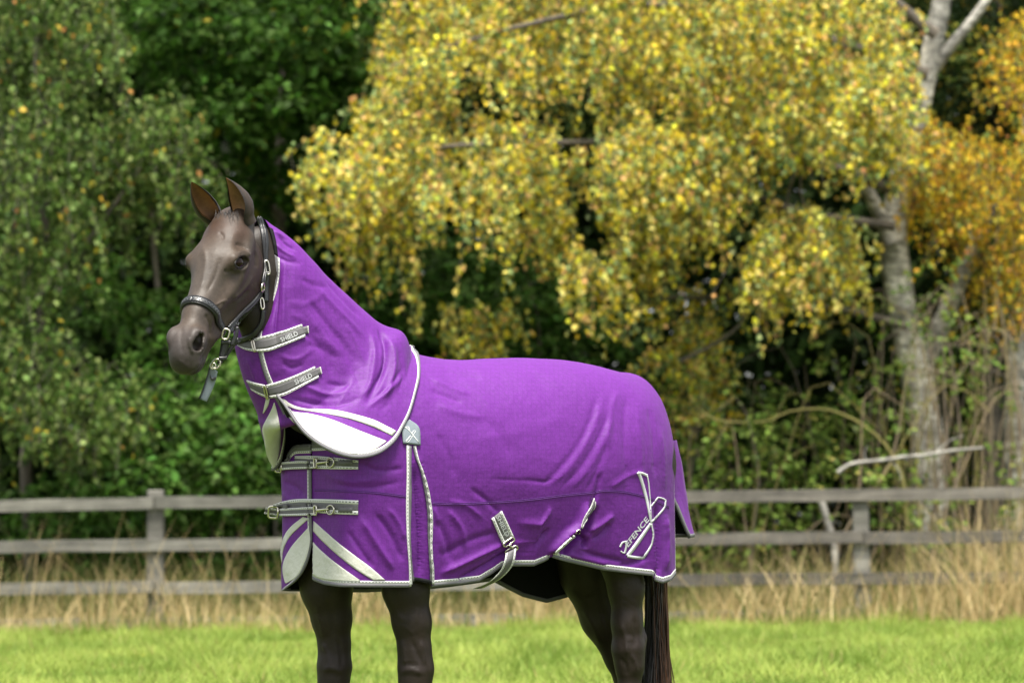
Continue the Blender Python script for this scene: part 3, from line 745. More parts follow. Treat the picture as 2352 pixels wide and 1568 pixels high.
# ------------------------------------------------------------------ surfaces that things are laid on
class Surf:
    def __init__(self, *meshes):
        V, F, o = [], [], 0
        for v, f in meshes:
            V.append(np.asarray(v)); F += [[int(i) + o for i in q] for q in f]; o += len(v)
        self.bvh = BVHTree.FromPolygons([tuple(p) for p in np.vstack(V)], F)
    def hit(self, x, y):
        d = Vector(raydir(x, y)).normalized()
        co, no, i, dist = self.bvh.ray_cast(Vector(CAM), d, 40)
        if co is None: return None, None
        if no.dot(d) > 0: no = -no
        return np.array(co), np.array(no)
    def hits(self, Q):
        Q = np.asarray(Q, float); sh = Q.shape[:-1]
        P = np.full(sh + (3,), np.nan); N = P.copy()
        for idx in np.ndindex(*sh):
            c, n = self.hit(*Q[idx])
            if c is not None: P[idx] = c; N[idx] = n
        if np.isnan(P).any():                                    # missed at a silhouette: take the nearest sample found
            ok = np.argwhere(~np.isnan(P[..., 0])); bad = np.argwhere(np.isnan(P[..., 0]))
            for b in bad:
                k = ok[np.argmin(((ok - b) ** 2).sum(1))]
                src = P[tuple(k)]; q = Q[tuple(b)]
                d = raydir(*q); t = ((src - CAM) @ cf) / (d @ cf)
                P[tuple(b)] = CAM + d * t; N[tuple(b)] = N[tuple(k)]
        return P, N
def smooth_rows(N, it=3):
    N = N.copy()
    for _ in range(it):
        A = N.copy()
        A[1:] += N[:-1]; A[:-1] += N[1:]
        if N.shape[1] > 1:
            A[:, 1:] += N[:, :-1]; A[:, :-1] += N[:, 1:]
        N = unit(A)
    return N
def solid_grid(P, N, lift, thick):
    n, m = P.shape[:2]
    T = P + N * (lift + thick); B = P + N * (lift - .003)
    V = np.concatenate([T.reshape(-1, 3), B.reshape(-1, 3)])
    F = grid_faces(n, m).tolist()
    o = n * m
    F += [[a + o for a in f[::-1]] for f in grid_faces(n, m).tolist()]
    for i in range(n - 1):
        F.append([i * m, i * m + o, (i + 1) * m + o, (i + 1) * m]); F.append([i * m + m - 1, (i + 1) * m + m - 1, (i + 1) * m + m - 1 + o, i * m + m - 1 + o])
    for j in range(m - 1):
        F.append([j, j + 1, j + 1 + o, j + o]); a = (n - 1) * m
        F.append([a + j, a + j + o, a + j + 1 + o, a + j + 1])
    arc = np.concatenate([[0], np.cumsum(np.linalg.norm(np.diff(P[:, m // 2], axis=0), axis=1))])
    uv = np.stack(np.broadcast_arrays(arc[:, None], np.linspace(0, 1, m)[None, :]), -1).reshape(-1, 2)
    return V, F, np.concatenate([uv, uv])
def patch(name, surf, A, B, material, parent, n=24, m=5, lift=.001, thick=.0015, f0=0.0, f1=1.0):
    """flat piece of cloth or webbing lying on a surface between two measured edges A and B"""
    a, b = catmull(A, n), catmull(B, n)
    f = np.linspace(f0, f1, m)
    Q = a[:, None] * (1 - f)[None, :, None] + b[:, None] * f[None, :, None]
    P, N = surf.hits(Q)
    N = smooth_rows(N)
    V, F, uv = solid_grid(P, N, lift, thick)
    return build(name, V, F, material, parent, uv=uv)
def strip(name, surf, C, w, material, parent, n=24, m=3, lift=.001, thick=.0012):
    """line of given width (picture units, may vary) drawn along C"""
    c = catmull(C, n); t = np.gradient(c, axis=0); t /= np.linalg.norm(t, axis=1)[:, None] + 1e-9
    p = np.stack([-t[:, 1], t[:, 0]], -1)
    w = np.interp(np.linspace(0, 1, n), np.linspace(0, 1, np.size(w)), np.atleast_1d(w))[:, None] / 2
    f = np.linspace(-1, 1, m)
    Q = c[:, None] + (p * w)[:, None] * f[None, :, None]
    P, N = surf.hits(Q)
    V, F, uv = solid_grid(P, smooth_rows(N), lift, thick)
    return build(name, V, F, material, parent, uv=uv)
def edge_ribbon(name, P, I, N, a, b, material, parent, lift=.001, thick=.0025, m=3):
    """ribbon along an edge: P points, I inward unit vectors, N outward normals; from a to b metres inward"""
    f = np.linspace(a, b, m)
    Q = P[:, None] + I[:, None] * f[None, :, None]
    V, F, uv = solid_grid(Q, np.repeat(N[:, None], m, 1), lift, thick)
    return build(name, V, F, material, parent, uv=uv)
def lettering(name, surf, text, o2, ex, ey, material, parent, lift=.003, shear=.0, thin=1.0, offset=0.012):
    """letters laid on a surface: origin o2, ex = picture vector of the whole line's length, ey = picture vector of the letter height"""
    cu_ = bpy.data.curves.new('tmp', 'FONT'); cu_.body = text; cu_.size = 1; cu_.shear = shear; cu_.offset = offset
    cu_.resolution_u = 2
    ob = bpy.data.objects.new('tmp', cu_); COL.objects.link(ob)
    me = bpy.data.meshes.new_from_object(ob.evaluated_get(bpy.context.evaluated_depsgraph_get()))
    V = np.array([v.co[:2] for v in me.vertices]); F = [list(p.vertices) for p in me.polygons]
    bpy.data.objects.remove(ob); bpy.data.curves.remove(cu_); bpy.data.meshes.remove(me)
    x0, x1 = V[:, 0].min(), V[:, 0].max(); y0, y1 = V[:, 1].min(), V[:, 1].max()
    u = (V[:, 0] - x0) / (x1 - x0); v = (V[:, 1] - y0) / (y1 - y0)
    Q = np.array(o2) + u[:, None] * np.array(ex) + v[:, None] * np.array(ey)
    P, N = surf.hits(Q)
    N = np.tile(unit(N.mean(0)), (len(N), 1))
    return build(name, P + N * lift, F, material, parent, smooth=False)
def zz(ox, oy, k):
    return lambda pts: [(ox + k * x, oy + k * y) for x, y in pts]
z2 = zz(539.0, 722.7, .2422)       # enlarged views the outlines were measured in
z3 = zz(575.7, 1016.7, .2422)
z4 = zz(1065.7, 1016.7, .25)
z8 = zz(1384.2, 980.0, .2344)
z1 = zz(355.2, 392.0, .3515)

def fbm(P, seed, scale):
    r = np.random.default_rng(seed)
    out = np.zeros(len(P))
    for k in range(14):
        d = unit(r.normal(0, 1, 3)) * scale * (1.0 + 1.8 * r.random())
        out += np.sin(P @ d + r.uniform(0, 6.28)) * np.sin(P @ (unit(r.normal(0, 1, 3)) * scale * .6) + r.uniform(0, 6.28))
    return out / 7
def apply_folds(P, N, folds, facing=.15):
    """push vertices along the normal near measured fold lines (real relief in the cloth)"""
    q = proj(P)
    vis = smooth01(((N * unit(CAM - P)).sum(1) - facing) / .25)
    D = np.zeros(len(P))
    for pts, w, depth in folds:
        depth = depth * 1.15; w = w * .70
        c = catmull(pts, 40)
        d2 = ((q[:, None, 0] - c[None, :, 0]) ** 2 + (q[:, None, 1] - c[None, :, 1]) ** 2)
        i = d2.argmin(1); d = np.sqrt(d2[np.arange(len(q)), i])
        e = np.minimum(i, 39 - i) / 39.0
        fall = smooth01(e / .22 + .12)
        D += depth * (.62 * np.exp(-(d / w) ** 2) + .45 * np.exp(-d / (.42 * w))) * fall
    return P + N * (D * vis)[:, None]
def grid_normals(P, outward=None):
    du = np.gradient(P, axis=0); dv = np.gradient(P, axis=1)
    N = unit(np.cross(du, dv))
    if outward is not None:
        s = np.sign((N * outward).sum(-1).mean()); N = N * s
    return N

# ------------------------------------------------------------------ horse rug
TOPLINE = np.array([(900, 800), (948, 806), (985, 818), (1022, 830), (1060, 826), (1130, 822), (1200, 822), (1280, 823), (1330, 828), (1400, 848), (1440, 860), (1465, 868)])
HEM = np.array([(600, 1345), (640, 1352), (700, 1312), (707, 1316), (722, 1331), (745, 1340), (780, 1345), (850, 1346), (944, 1346), (950, 1332), (985, 1338), (992, 1345), (1050, 1340), (1100, 1333), (1130, 1314), (1150, 1299), (1175, 1297), (1225, 1297), (1252, 1286), (1266, 1277),
                (1300, 1287), (1385, 1307), (1498, 1320), (1506, 1332), (1523, 1337), (1540, 1331), (1552, 1316), (1557, 1290), (1600, 1250)])
HEM_FAR = np.array([(560, 1300), (640, 1352), (655, 1357), (700, 1356), (840, 1358), (1000, 1350), (1130, 1332), (1200, 1368), (1255, 1382), (1300, 1370), (1400, 1345), (1600, 1320)])
SCN = -.33
sf = float(loc_of(on_t(717, 1130, 0.0))[0])
AF = sf - SCN
def wall_z(s, t, curve):
    z = np.full_like(s, .8)
    for _ in range(4):
        a, b = proj(hp(s, t, z)), proj(hp(s, t, z + .1))
        yd = np.interp(a[..., 0], curve[:, 0], curve[:, 1])
        z = z + .1 * (yd - a[..., 1]) / (b[..., 1] - a[..., 1])
    return z
WS = np.array([-1.30, -1.1, -.85, -.6, -.35, -.1, .1, .25, .5])
WW = np.array([.235, .265, .295, .305, .305, .295, .275, .262, .255])
def plan(phi, nf, nr, AR):
    c, s_ = np.cos(phi), np.abs(np.sin(phi))
    fr = c > 0
    n = np.where(fr, nf, nr)
    s = SCN + np.where(fr, AF, AR) * np.sign(c) * np.abs(c) ** (2 / n)
    t = np.interp(s, WS, WW) * s_ ** (2 / n)
    return s, t
def _fit(f, lo, hi, target):
    for _ in range(40):
        m = (lo + hi) / 2
        if (f(m) - target) > 0: hi = m
        else: lo = m
    return (lo + hi) / 2
_ph = np.linspace(0, PI, 400)
def _minx(nf):
    s, t = plan(_ph, nf, 3.5, .8); return -proj(hp(s, -t, .98)).min(0)[0]
NF = _fit(_minx, 1.8, 9, -636)
def _maxx(AR):
    s, t = plan(_ph, NF, 3.2, AR); return proj(hp(s, t, 1.05)).max(0)[0]
NR = 3.2
AR = _fit(_maxx, .5, 1.1, 1551)
ZT = None
def rug_grid(side, nu, nv, phi0=0.0, phi1=PI, hem=None, phi0_of_z=None, zs=None, flare=.03):
    u = np.linspace(0, 1, nu)
    vd = np.linspace(0, 1, int(nv * .46)); vw = np.linspace(0, 1, nv - len(vd) + 1)[1:]
    dn = np.linspace(0, 1, 6000)
    dn = PI * np.where(dn < .5, .5 * (2 * dn) ** 3, 1 - .5 * (2 * (1 - dn)) ** 3)          # dense at both ends
    ds, dt = plan(dn, NF, NR, AR)
    arc = np.concatenate([[0], np.cumsum(np.hypot(np.diff(ds), np.diff(dt)))])
    ph = np.interp(np.linspace(arc[-1] * phi0 / PI, arc[-1] * phi1 / PI, nu), arc, dn)
    sw, tw = plan(ph, NF, NR, AR)
    zc = np.interp(sw, [-1.2, -.9, -.4, 0, .3, .5], [1.20, 1.22, 1.16, 1.20, 1.22, 1.20])
    flare = np.interp(sw, [-1.2, -.98, -.6, -.2, .1, .3, .5], [-.02, -.05, -.24, -.25, -.16, -.09, -.04]) if side > 0 else np.interp(sw, [-1.2, -.98, -.6, -.2, .1, .3, .5], [0, 0, -.02, -.02, -.05, -.05, -.03])
    zh = wall_z(sw, side * tw * (1 + flare), hem)
    ssp = np.where(sw > SCN, SCN + (sw - SCN) * (.10 - SCN) / AF, SCN + (sw - SCN) * .80)
    zt = np.interp(ssp, ZT[0], ZT[1])
    p = np.interp(sw, [-1.2, -.6, 0, .4], [.86, .84, 1.0, .9])
    A = np.concatenate([vd * PI / 2, np.full(len(vw), PI / 2)])
    K = np.concatenate([np.zeros(len(vd)), vw])
    sa = np.sin(A)[None, :] ** p[:, None]
    S = ssp[:, None] + (sw - ssp)[:, None] * sa
    T = tw[:, None] * sa * (1 + flare[:, None] * K[None, :] ** 1.4)
    Z = zc[:, None] + (zt - zc)[:, None] * np.cos(A)[None, :] ** .96
    Z = np.where(K[None, :] > 0, zc[:, None] + (zh - zc)[:, None] * K[None, :], Z)
    return hp(S, side * T, Z), ph
# fit the back line to the measured one
ZT = [np.linspace(-1.2, .12, 23), np.full(23, 1.57)]
for _it in range(6):
    G, _p = rug_grid(1, 120, 60, hem=HEM)
    Gf, _p = rug_grid(-1, 120, 60, hem=HEM_FAR)
    q = np.concatenate([proj(G).reshape(-1, 2), proj(Gf).reshape(-1, 2)])
    xs = proj(hp(ZT[0], 0, 1.5))[:, 0]
    for k, x in enumerate(xs):
        mk = np.abs(q[:, 0] - x) < 14
        if mk.any():
            ty = np.interp(min(x, 1462), TOPLINE[:, 0], TOPLINE[:, 1])
            ZT[1][k] += .8 * (q[mk, 1].min() - ty) / 640.0
    ZT[1] = np.convolve(np.pad(ZT[1], 2, mode='edge'), [.1, .2, .4, .2, .1], 'valid')
    ZT[1][-2:] = ZT[1][-3]
    ZT[1][0:2] = np.minimum(ZT[1][0:2], 1.52)
RUG_FOLDS = [
    # belly strap pull
    ([(1172, 1262), (1120, 1295), (1050, 1332)], 8, -.014), ([(1160, 1245), (1100, 1275), (1010, 1318)], 11, .012), ([(1150, 1220), (1080, 1240), (1010, 1280)], 13, -.006),
    ([(1172, 1256), (1215, 1228), (1255, 1185), (1262, 1160)], 8, .012), ([(1180, 1268), (1215, 1262), (1240, 1240), (1262, 1210)], 9, -.014),
    ([(1150, 1180), (1120, 1150), (1080, 1120)], 9, -.005), ([(1195, 1290), (1220, 1260), (1250, 1230)], 7, .006),
    ([(1110, 1190), (1070, 1160), (1030, 1150)], 9, .004),
    # flank fold
    ([(1255, 1275), (1300, 1228), (1332, 1200), (1352, 1150)], 10, .026), ([(1285, 1282), (1322, 1245), (1350, 1212), (1372, 1160)], 10, -.034),
    ([(1332, 1228), (1345, 1240), (1340, 1260)], 9, -.024), ([(1350, 1222), (1385, 1200), (1410, 1180)], 10, .010), ([(1360, 1240), (1385, 1222), (1400, 1200)], 8, -.010),
    ([(1345, 1180), (1368, 1140), (1380, 1080)], 8, -.008),
    # long diagonal flank creases
    ([(1245, 1115), (1300, 1060), (1345, 990), (1375, 900)], 10, -0.0050), ([(1262, 1118), (1320, 1058), (1362, 985), (1390, 905)], 9, 0.0044),
    ([(1285, 1125), (1338, 1068), (1378, 1000), (1405, 930)], 9, -0.0050), ([(1310, 1125), (1352, 1075), (1388, 1010), (1412, 950)], 9, 0.0033), ([(1345, 1130), (1372, 1080), (1398, 1010)], 8, -0.0033),
    ([(1080, 1010), (1160, 1000), (1240, 980), (1310, 950)], 26, 0.0022), ([(1230, 1100), (1250, 1106), (1272, 1098)], 6, -0.0028), ([(1120, 1100), (1200, 1103), (1270, 1108)], 7, -0.0017),
    # rump
    ([(1445, 1120), (1435, 1000), (1440, 900)], 16, -.006), ([(1475, 1130), (1470, 1020), (1462, 920)], 14, .005), ([(1505, 1100), (1502, 1010), (1490, 930)], 12, -.006), ([(1525, 1130), (1525, 1050), (1515, 980)], 9, .004),
    ([(1488, 1150), (1494, 1200), (1500, 1260), (1503, 1328)], 6, .012), ([(1506, 1150), (1511, 1220), (1514, 1290), (1512, 1330)], 8, -.014), ([(1530, 1180), (1534, 1250), (1530, 1310)], 9, .009),
    ([(1420, 1300), (1460, 1290), (1492, 1276)], 9, -.008), ([(1300, 1270), (1340, 1282), (1400, 1296)], 9, .006), ([(1330, 1262), (1380, 1278), (1440, 1290)], 8, -.007), ([(1400, 1120), (1440, 1095), (1480, 1080)], 10, .004),
    # shoulder and forehand
    ([(990, 870), (1040, 893), (1080, 905)], 8, .005), ([(985, 895), (1030, 912), (1065, 925)], 8, -.005), ([(1000, 930), (1060, 950), (1120, 960)], 16, .005), ([(1010, 850), (1060, 862), (1110, 868)], 12, -.003),
    ([(820, 1060), (870, 1080), (930, 1075)], 10, -.005), ([(740, 1085), (800, 1105), (880, 1100)], 12, .004), ([(760, 1110), (840, 1120), (925, 1105)], 10, -.004),
    ([(826, 1185), (862, 1245), (905, 1310)], 12, .009), ([(862, 1175), (900, 1230), (925, 1290)], 11, -.009), ([(795, 1215), (830, 1265), (860, 1305)], 9, -.006), ([(890, 1165), (915, 1200), (930, 1240)], 9, .006),
    ([(1000, 1190), (1025, 1240), (1040, 1300)], 12, -.007), ([(1030, 1170), (1060, 1215), (1070, 1260)], 11, .007), ([(995, 1160), (1010, 1215), (1015, 1270)], 8, .006),
    ([(1000, 990), (1030, 1040), (1045, 1100)], 14, -.004), ([(1090, 940), (1150, 1000), (1180, 1060)], 22, -.004), ([(1420, 890), (1400, 960), (1395, 1040)], 12, .005),
    # gusset pleat
    ([(952, 1060), (958, 1130), (965, 1230), (966, 1335)], 11, -.016), ([(944, 1030), (944, 1140), (945, 1240), (948, 1340)], 5, .006), ([(960, 1030), (980, 1130), (988, 1230), (990, 1340)], 6, .013),
    # chest (far part)
    ([(650, 1105), (680, 1120), (700, 1140)], 9, -.006), ([(645, 1130), (670, 1150), (700, 1158)], 8, .005), ([(655, 1230), (665, 1280), (662, 1330)], 8, .006),
]
def rug():
    root = thing('horse_rug', 'purple outdoor horse rug with grey and white binding covering the horse body', 'horse rug', hp(-.35, 0, 0))
    # near half, from just past the chest centre round to the tail
    Gn, ph = rug_grid(1, 300, 168, phi0=0.0, phi1=PI * .935, hem=HEM)
    cent = hp(np.interp(0, [0, 1], [-.35, 0]), 0, 1.1)
    Nn = grid_normals(Gn, Gn - cent)
    flat, fn = Gn.reshape(-1, 3), Nn.reshape(-1, 3)
    lift = .0028 * fbm(flat, 3, 9.0) + .0016 * fbm(flat, 4, 22.0)
    wallk = np.clip((1.2 - flat[:, 2]) / .4, 0, 1)
    lift = lift + .005 * wallk * fbm(flat * np.array([1, 1, .25]), 5, 11.0)
    flat = flat + fn * lift[:, None]
    flat = apply_folds(flat, fn, RUG_FOLDS)
    Gn = flat.reshape(Gn.shape)
    # far half: its front flap laps over the near one and swings open below
    ED = catmull([(718, 1040), (719, 1100), (719, 1190), (719, 1225), (717, 1250), (712, 1283), (704, 1307), (691, 1328), (674, 1343), (658, 1352)], 60)
    Gf, phf = rug_grid(-1, 200, 120, phi0=0.0, phi1=PI * .97, hem=HEM_FAR)
    Gf2 = Gf.copy()
    # slide the front columns so that the free edge follows the measured line
    ks = []
    for j in range(Gf.shape[1]):
        q = proj(Gf[:, j])[:60]; e = int(q[:, 0].argmin())
        xe = np.interp(q[0, 1], ED[:, 1], ED[:, 0])
        ks.append(np.interp(xe, q[:e + 1, 0][::-1], np.arange(e + 1)[::-1]) if e > 1 and q[0, 1] > 1190 else 0.0)
    ks = np.array(ks)
    for _ in range(4): ks[1:-1] = (ks[:-2] + ks[1:-1] * 2 + ks[2:]) / 4
    for j in range(Gf.shape[1]):
        row = Gf[:, j]
        idx = np.interp(np.arange(len(row)), [0, 60, len(row) - 1], [ks[j], max(60, ks[j] + 20), len(row) - 1])
        for c in range(3): Gf2[:, j, c] = np.interp(idx, np.arange(len(row)), row[:, c])
    Gf = Gf2
    Nf = grid_normals(Gf, Gf - cent)
    flat, fn = Gf.reshape(-1, 3), Nf.reshape(-1, 3)
    front = smooth01((60 - np.arange(Gf.shape[0])) / 40.0)[:, None] * np.ones(Gf.shape[1])[None, :]
    low = smooth01((1.0 - flat[:, 2]) / .2)
    flat = flat + fn * (.003 * fbm(flat, 6, 14.0) + (.006 + .008 * low) * front.ravel())[:, None]
    flat = apply_folds(flat, fn, [f for f in RUG_FOLDS if f[0][0][0] < 690])
    Gf = flat.reshape(Gf.shape)
    # neckline: open the cloth above the chest
    def cut(G, side):
        L = loc_of(G); n, m = G.shape[:2]
        zn = np.interp(L[..., 0], [-.5, .02, .10, .22, .32, .40, .46], [9, 9, 1.62, 1.52, 1.40, 1.30, 1.262]) - (.05 if side < 0 else 0) * smooth01((-L[..., 1] - .10) / .08)
        keep = L[..., 2] < zn
        last = np.where((~keep).any(1), m - np.argmax((~keep)[:, ::-1], axis=1), 0)
        keep = np.arange(m)[None, :] >= last[:, None]
        F = grid_faces(n, m)
        return F[keep.ravel()[F].all(1)]
    Fn, Ff = cut(Gn, 1), cut(Gf, -1)
    shell = build('shell', Gn.reshape(-1, 3), Fn, M['purple'], root)
    far = build('far_side_panel', Gf.reshape(-1, 3), Ff, M['purple'], root)
    Nn = grid_normals(Gn, Gn - cent); Nf = grid_normals(Gf, Gf - cent)
    build('lining', (Gn - Nn * .005).reshape(-1, 3), Fn, M['lining'], shell)
    build('lining', (Gf - Nf * .005).reshape(-1, 3), Ff, M['lining'], far)
    S = Surf((Gn.reshape(-1, 3), Fn), (Gf.reshape(-1, 3), Ff))
    # hem binding (grey roll + white dashed tape)
    def bind(P, up, N, parent, w=.0095):
        I = unit(up - P)
        b = edge_ribbon('binding', P, I, N, -.003, w, M['grey_bind'], parent, -.001, .003)
        edge_ribbon('stitched_tape', P, I, N, w, w + .0095, M['tape'], b, -.001, .002)
    x = proj(Gn[:, -1])[:, 0]
    c0 = 6
    segs = [(704, 944), (992, 1262), (1266, 1502), (1503, 1570)]
    idx = np.arange(len(x))
    for a, b in segs:
        k = idx[(x >= a) & (x <= b)]
        if len(k) > 3: bind(Gn[k, -1], Gn[k, -4], Nn[k, -2], shell)
    k = idx[(x > 946) & (x < 990)]
    edge_ribbon('elastic_edge', Gn[k, -1], unit(Gn[k, -4] - Gn[k, -1]), Nn[k, -2], -.002, .012, M['lining'], shell, .001, .004)
    kr = np.arange(int(Gn.shape[1] * .42), Gn.shape[1])                       # rear edge of the near side
    bind(Gn[-1, kr], Gn[-4, kr], Nn[-3, kr], shell)
    bind(Gf[3:, -1], Gf[3:, -4], Nf[3:, -2], far)
    # far panel hem seen from inside
    edge_ribbon('inner_binding', Gf[3:, -1], unit(Gf[3:, -4] - Gf[3:, -1]), -Nf[3:, -2], 0, .012, M['grey_bind'], far, .006, .003)
    # chest flap edge
    yy = proj(Gf[0])[:, 1]; kf = np.where((yy > 1072) & (np.arange(len(yy)) > 40))[0]
    bind(Gf[0, kf], Gf[3, kf], Nf[2, kf], far, .010)
    # neckline binding
    for G, N, F_, par in ((Gn, Nn, Fn, shell), (Gf, Nf, Ff, far)):
        used = np.zeros(G.shape[0] * G.shape[1], bool); used[F_.ravel()] = True; used = used.reshape(G.shape[:2])
        col = [i for i in range(G.shape[0]) if used[i].any() and used[i].argmax() > 0 and loc_of(G[i, -1])[0] > (.12 if par is shell else .36)]
        P = np.array([G[i, used[i].argmax()] for i in col]); Q = np.array([G[i, min(used[i].argmax() + 5, G.shape[1] - 1)] for i in col]); Nc = np.array([N[i, used[i].argmax() + 1] for i in col])
        for _ in range(6):
            P[1:-1] = (P[:-2] + 2 * P[1:-1] + P[2:]) / 4; Q[1:-1] = (Q[:-2] + 2 * Q[1:-1] + Q[2:]) / 4
        I = unit(Q - P)
        b_ = edge_ribbon('neck_binding', P, I, Nc, -.010, .012, M['grey_bind'], par, .001, .004)
        edge_ribbon('stitched_tape', P, I, Nc, .012, .021, M['tape'], b_, .001, .003)
    # reflective chest panels and stripes
    patch('reflective_stripe', S, z3([(600, 740), (700, 830), (850, 960), (1000, 1075), (1150, 1190), (1275, 1300)]), z3([(596, 835), (700, 945), (850, 1080), (1000, 1200), (1160, 1300)]), M['reflect'], shell, 40, 7)
    patch('reflective_panel', S, z3([(585, 930), (650, 1000), (750, 1090), (880, 1190), (1040, 1303)]), z3([(548, 1190), (575, 1240), (650, 1283), (780, 1303), (1035, 1308)]), M['reflect'], shell, 44, 14)
    patch('reflective_stripe', S, z3([(500, 700), (400, 780), (340, 850), (305, 930), (290, 1000), (287, 1050)]), z3([(553, 716), (460, 800), (380, 880), (330, 960), (305, 1040), (298, 1130)]), M['reflect'], far, 32, 6)
    patch('reflective_panel', S, z3([(552, 800), (400, 970), (330, 1090), (308, 1170), (312, 1250), (332, 1325)]), z3([(556, 805), (568, 920), (545, 1050), (500, 1170), (445, 1265), (340, 1330)]), M['reflect'], far, 40, 12)
    # gusset bindings
    A = z3([(1475, 20), (1478, 300), (1472, 600), (1480, 900), (1498, 1150), (1503, 1358)]); B = z3([(1520, 30), (1522, 300), (1520, 600), (1518, 900), (1530, 1150), (1548, 1358)])
    fb = patch('gusset_binding', S, A, B, M['grey_bind'], shell, 50, 3, .002, .003, .5, 1)
    patch('stitched_tape', S, A, B, M['tape'], fb, 50, 3, .002, .003, 0, .5)
    A = z3([(1535, 30), (1560, 140), (1610, 260), (1640, 400), (1665, 540), (1680, 700), (1680, 880), (1690, 1050), (1700, 1200), (1697, 1360)])
    B = z3([(1560, 25), (1590, 140), (1640, 270), (1680, 420), (1702, 560), (1720, 700), (1720, 850), (1720, 1000), (1730, 1200), (1735, 1360)])
    fb = patch('gusset_binding', S, A, B, M['grey_bind'], shell, 60, 3, .002, .003, 0, .5)
    patch('stitched_tape', S, A, B, M['tape'], fb, 60, 3, .002, .003, .5, 1)
    # seams
    for pts in ([(722, 1126), (800, 1129), (870, 1133), (936, 1141)], [(993, 1156), (1040, 1158), (1100, 1156), (1200, 1150), (1300, 1138), (1360, 1132), (1385, 1128), (1430, 1130), (1470, 1138), (1500, 1148), (1536, 1166)]):
        strip('seam', S, pts, 1.6, M['thread'], shell, 70, 3, .0005, .0015)
        strip('seam', S, [(a, b - 3.2) for a, b in pts], .9, M['thread'], shell, 70, 3, .0003, .001)
    # quarter print
    def line(pts, w): strip('print_stroke', S, z4(pts), w, M['print'], shell, 26, 3, .0012, .0008)
    line([(1597, 270), (1625, 330), (1680, 530), (1710, 690), (1722, 740)], [6.5, 6, 4.0]); line([(1722, 740), (1738, 830), (1735, 880), (1715, 950), (1642, 1062)], [3, 3.5, 4.5])
    line([(1599, 273), (1640, 280), (1682, 300)], 5.5); line([(1681, 300), (1696, 380), (1712, 560), (1722, 735)], [2.6, 1.6, 1.6]); line([(1642, 1058), (1570, 1050), (1500, 1038)], 6)
    line([(1500, 1038), (1600, 905), (1715, 740)], [8, 8, 6]); line([(1720, 728), (1790, 655), (1840, 590), (1852, 527)], [4.5, 3.5, 3]); line([(1853, 527), (1820, 508), (1780, 500)], 3); line([(1780, 502), (1750, 540), (1720, 580)], 2.6)
    line([(1432, 955), (1455, 915), (1492, 903)], 3.4); line([(1492, 903), (1488, 960), (1475, 1010)], 4.0); line([(1475, 1010), (1455, 1005), (1440, 992)], 3)
    lettering('print_lettering', S, 'EFENCE', z4([(1506, 958)])[0], (50, -64), (-9.5, -7.5), M['print'], shell, .0022, shear=.15, offset=.02)
    # surcingle tag, rings and strap
    def tag_strap(corners, text_o, ex, ey, txt):
        a, b, c, d = corners                                # a top-left, b top-right, c bottom-right, d bottom-left
        t = patch('strap_tab', S, [a, d], [b, c], M['grey_web'], shell, 12, 5, .004, .003, .2, .8)
        patch('stitched_tape', S, [a, d], [b, c], M['tape'], t, 12, 3, .004, .0032, 0, .2); patch('stitched_tape', S, [a, d], [b, c], M['tape'], t, 12, 3, .004, .0032, .8, 1)
        lettering('lettering', S, txt, text_o, ex, ey, M['print'], t, .0085)
    cs = z4([(248, 695), (340, 622), (452, 860), (352, 935)])
    tag_strap(cs, z4([(280, 676)])[0], (23, 46), (9, -5), 'SHIELD')
    lettering('lettering', S, '100g', z4([(352, 855)])[0], (8, -4.5), (-2.2, -4.6), M['print'], shell, .0085)
    n1 = patch('strap_tab', S, z4([(1188, 506), (1150, 600), (1108, 690), (1066, 788)]), z4([(1205, 545), (1195, 590), (1130, 700), (1082, 780)]), M['grey_web'], shell, 14, 4, .004, .004, .25, .8)
    patch('stitched_tape', S, z4([(1188, 506), (1150, 600), (1108, 690), (1066, 788)]), z4([(1205, 545), (1195, 590), (1130, 700), (1082, 780)]), M['tape'], n1, 14, 3, .004, .0042, 0, .25)
    patch('stitched_tape', S, z4([(1188, 506), (1150, 600), (1108, 690), (1066, 788)]), z4([(1205, 545), (1195, 590), (1130, 700), (1082, 780)]), M['tape'], n1, 14, 3, .004, .0042, .8, 1)
    def ring(name, pts2, rad, parent, surf=S, lift=.008):
        P, N = surf.hits(np.array(pts2)); N = np.tile(unit(N.mean(0)), (len(P), 1))
        V, F = torus_geo(P + N * lift, rad)
        return build(name, V, F, M['metal'], parent)
    def loop2(c, rx, ry, ang=0, n=14, sq=2.0):
        a = np.linspace(0, 2 * PI, n, endpoint=False)
        x, y = np.sign(np.cos(a)) * np.abs(np.cos(a)) ** (2 / sq) * rx, np.sign(np.sin(a)) * np.abs(np.sin(a)) ** (2 / sq) * ry
        return [(c[0] + x_ * math.cos(ang) - y_ * math.sin(ang), c[1] + x_ * math.sin(ang) + y_ * math.cos(ang)) for x_, y_ in zip(x, y)]
    ring('ring', loop2(z4([(400, 905)])[0], 14.5, 5, -.62, sq=4), .0035, shell)
    ring('ring', loop2(z4([(428, 975)])[0], 15.5, 5, -.5, sq=4), .0035, shell)
    strip('clip', S, z4([(395, 925), (415, 945), (440, 950)]), 5, M['metal'], shell, 8, 3, .010, .006)
    # belly strap hanging from the ring and running back under the belly to the far side
    e = [on_t(*z4([(385, 1012)])[0], .270), on_t(*z4([(370, 1090)])[0], .275), on_t(*z4([(330, 1180)])[0], .255), on_t(*z4([(215, 1285)])[0], .20), on_t(1085, 1352, -.02)]
    e2 = [on_t(*z4([(478, 965)])[0], .270), on_t(*z4([(468, 1060)])[0], .275), on_t(*z4([(430, 1150)])[0], .255), on_t(*z4([(330, 1250)])[0], .20), on_t(1110, 1350, -.02)]
    a, b = catmull(e, 24), catmull(e2, 24)
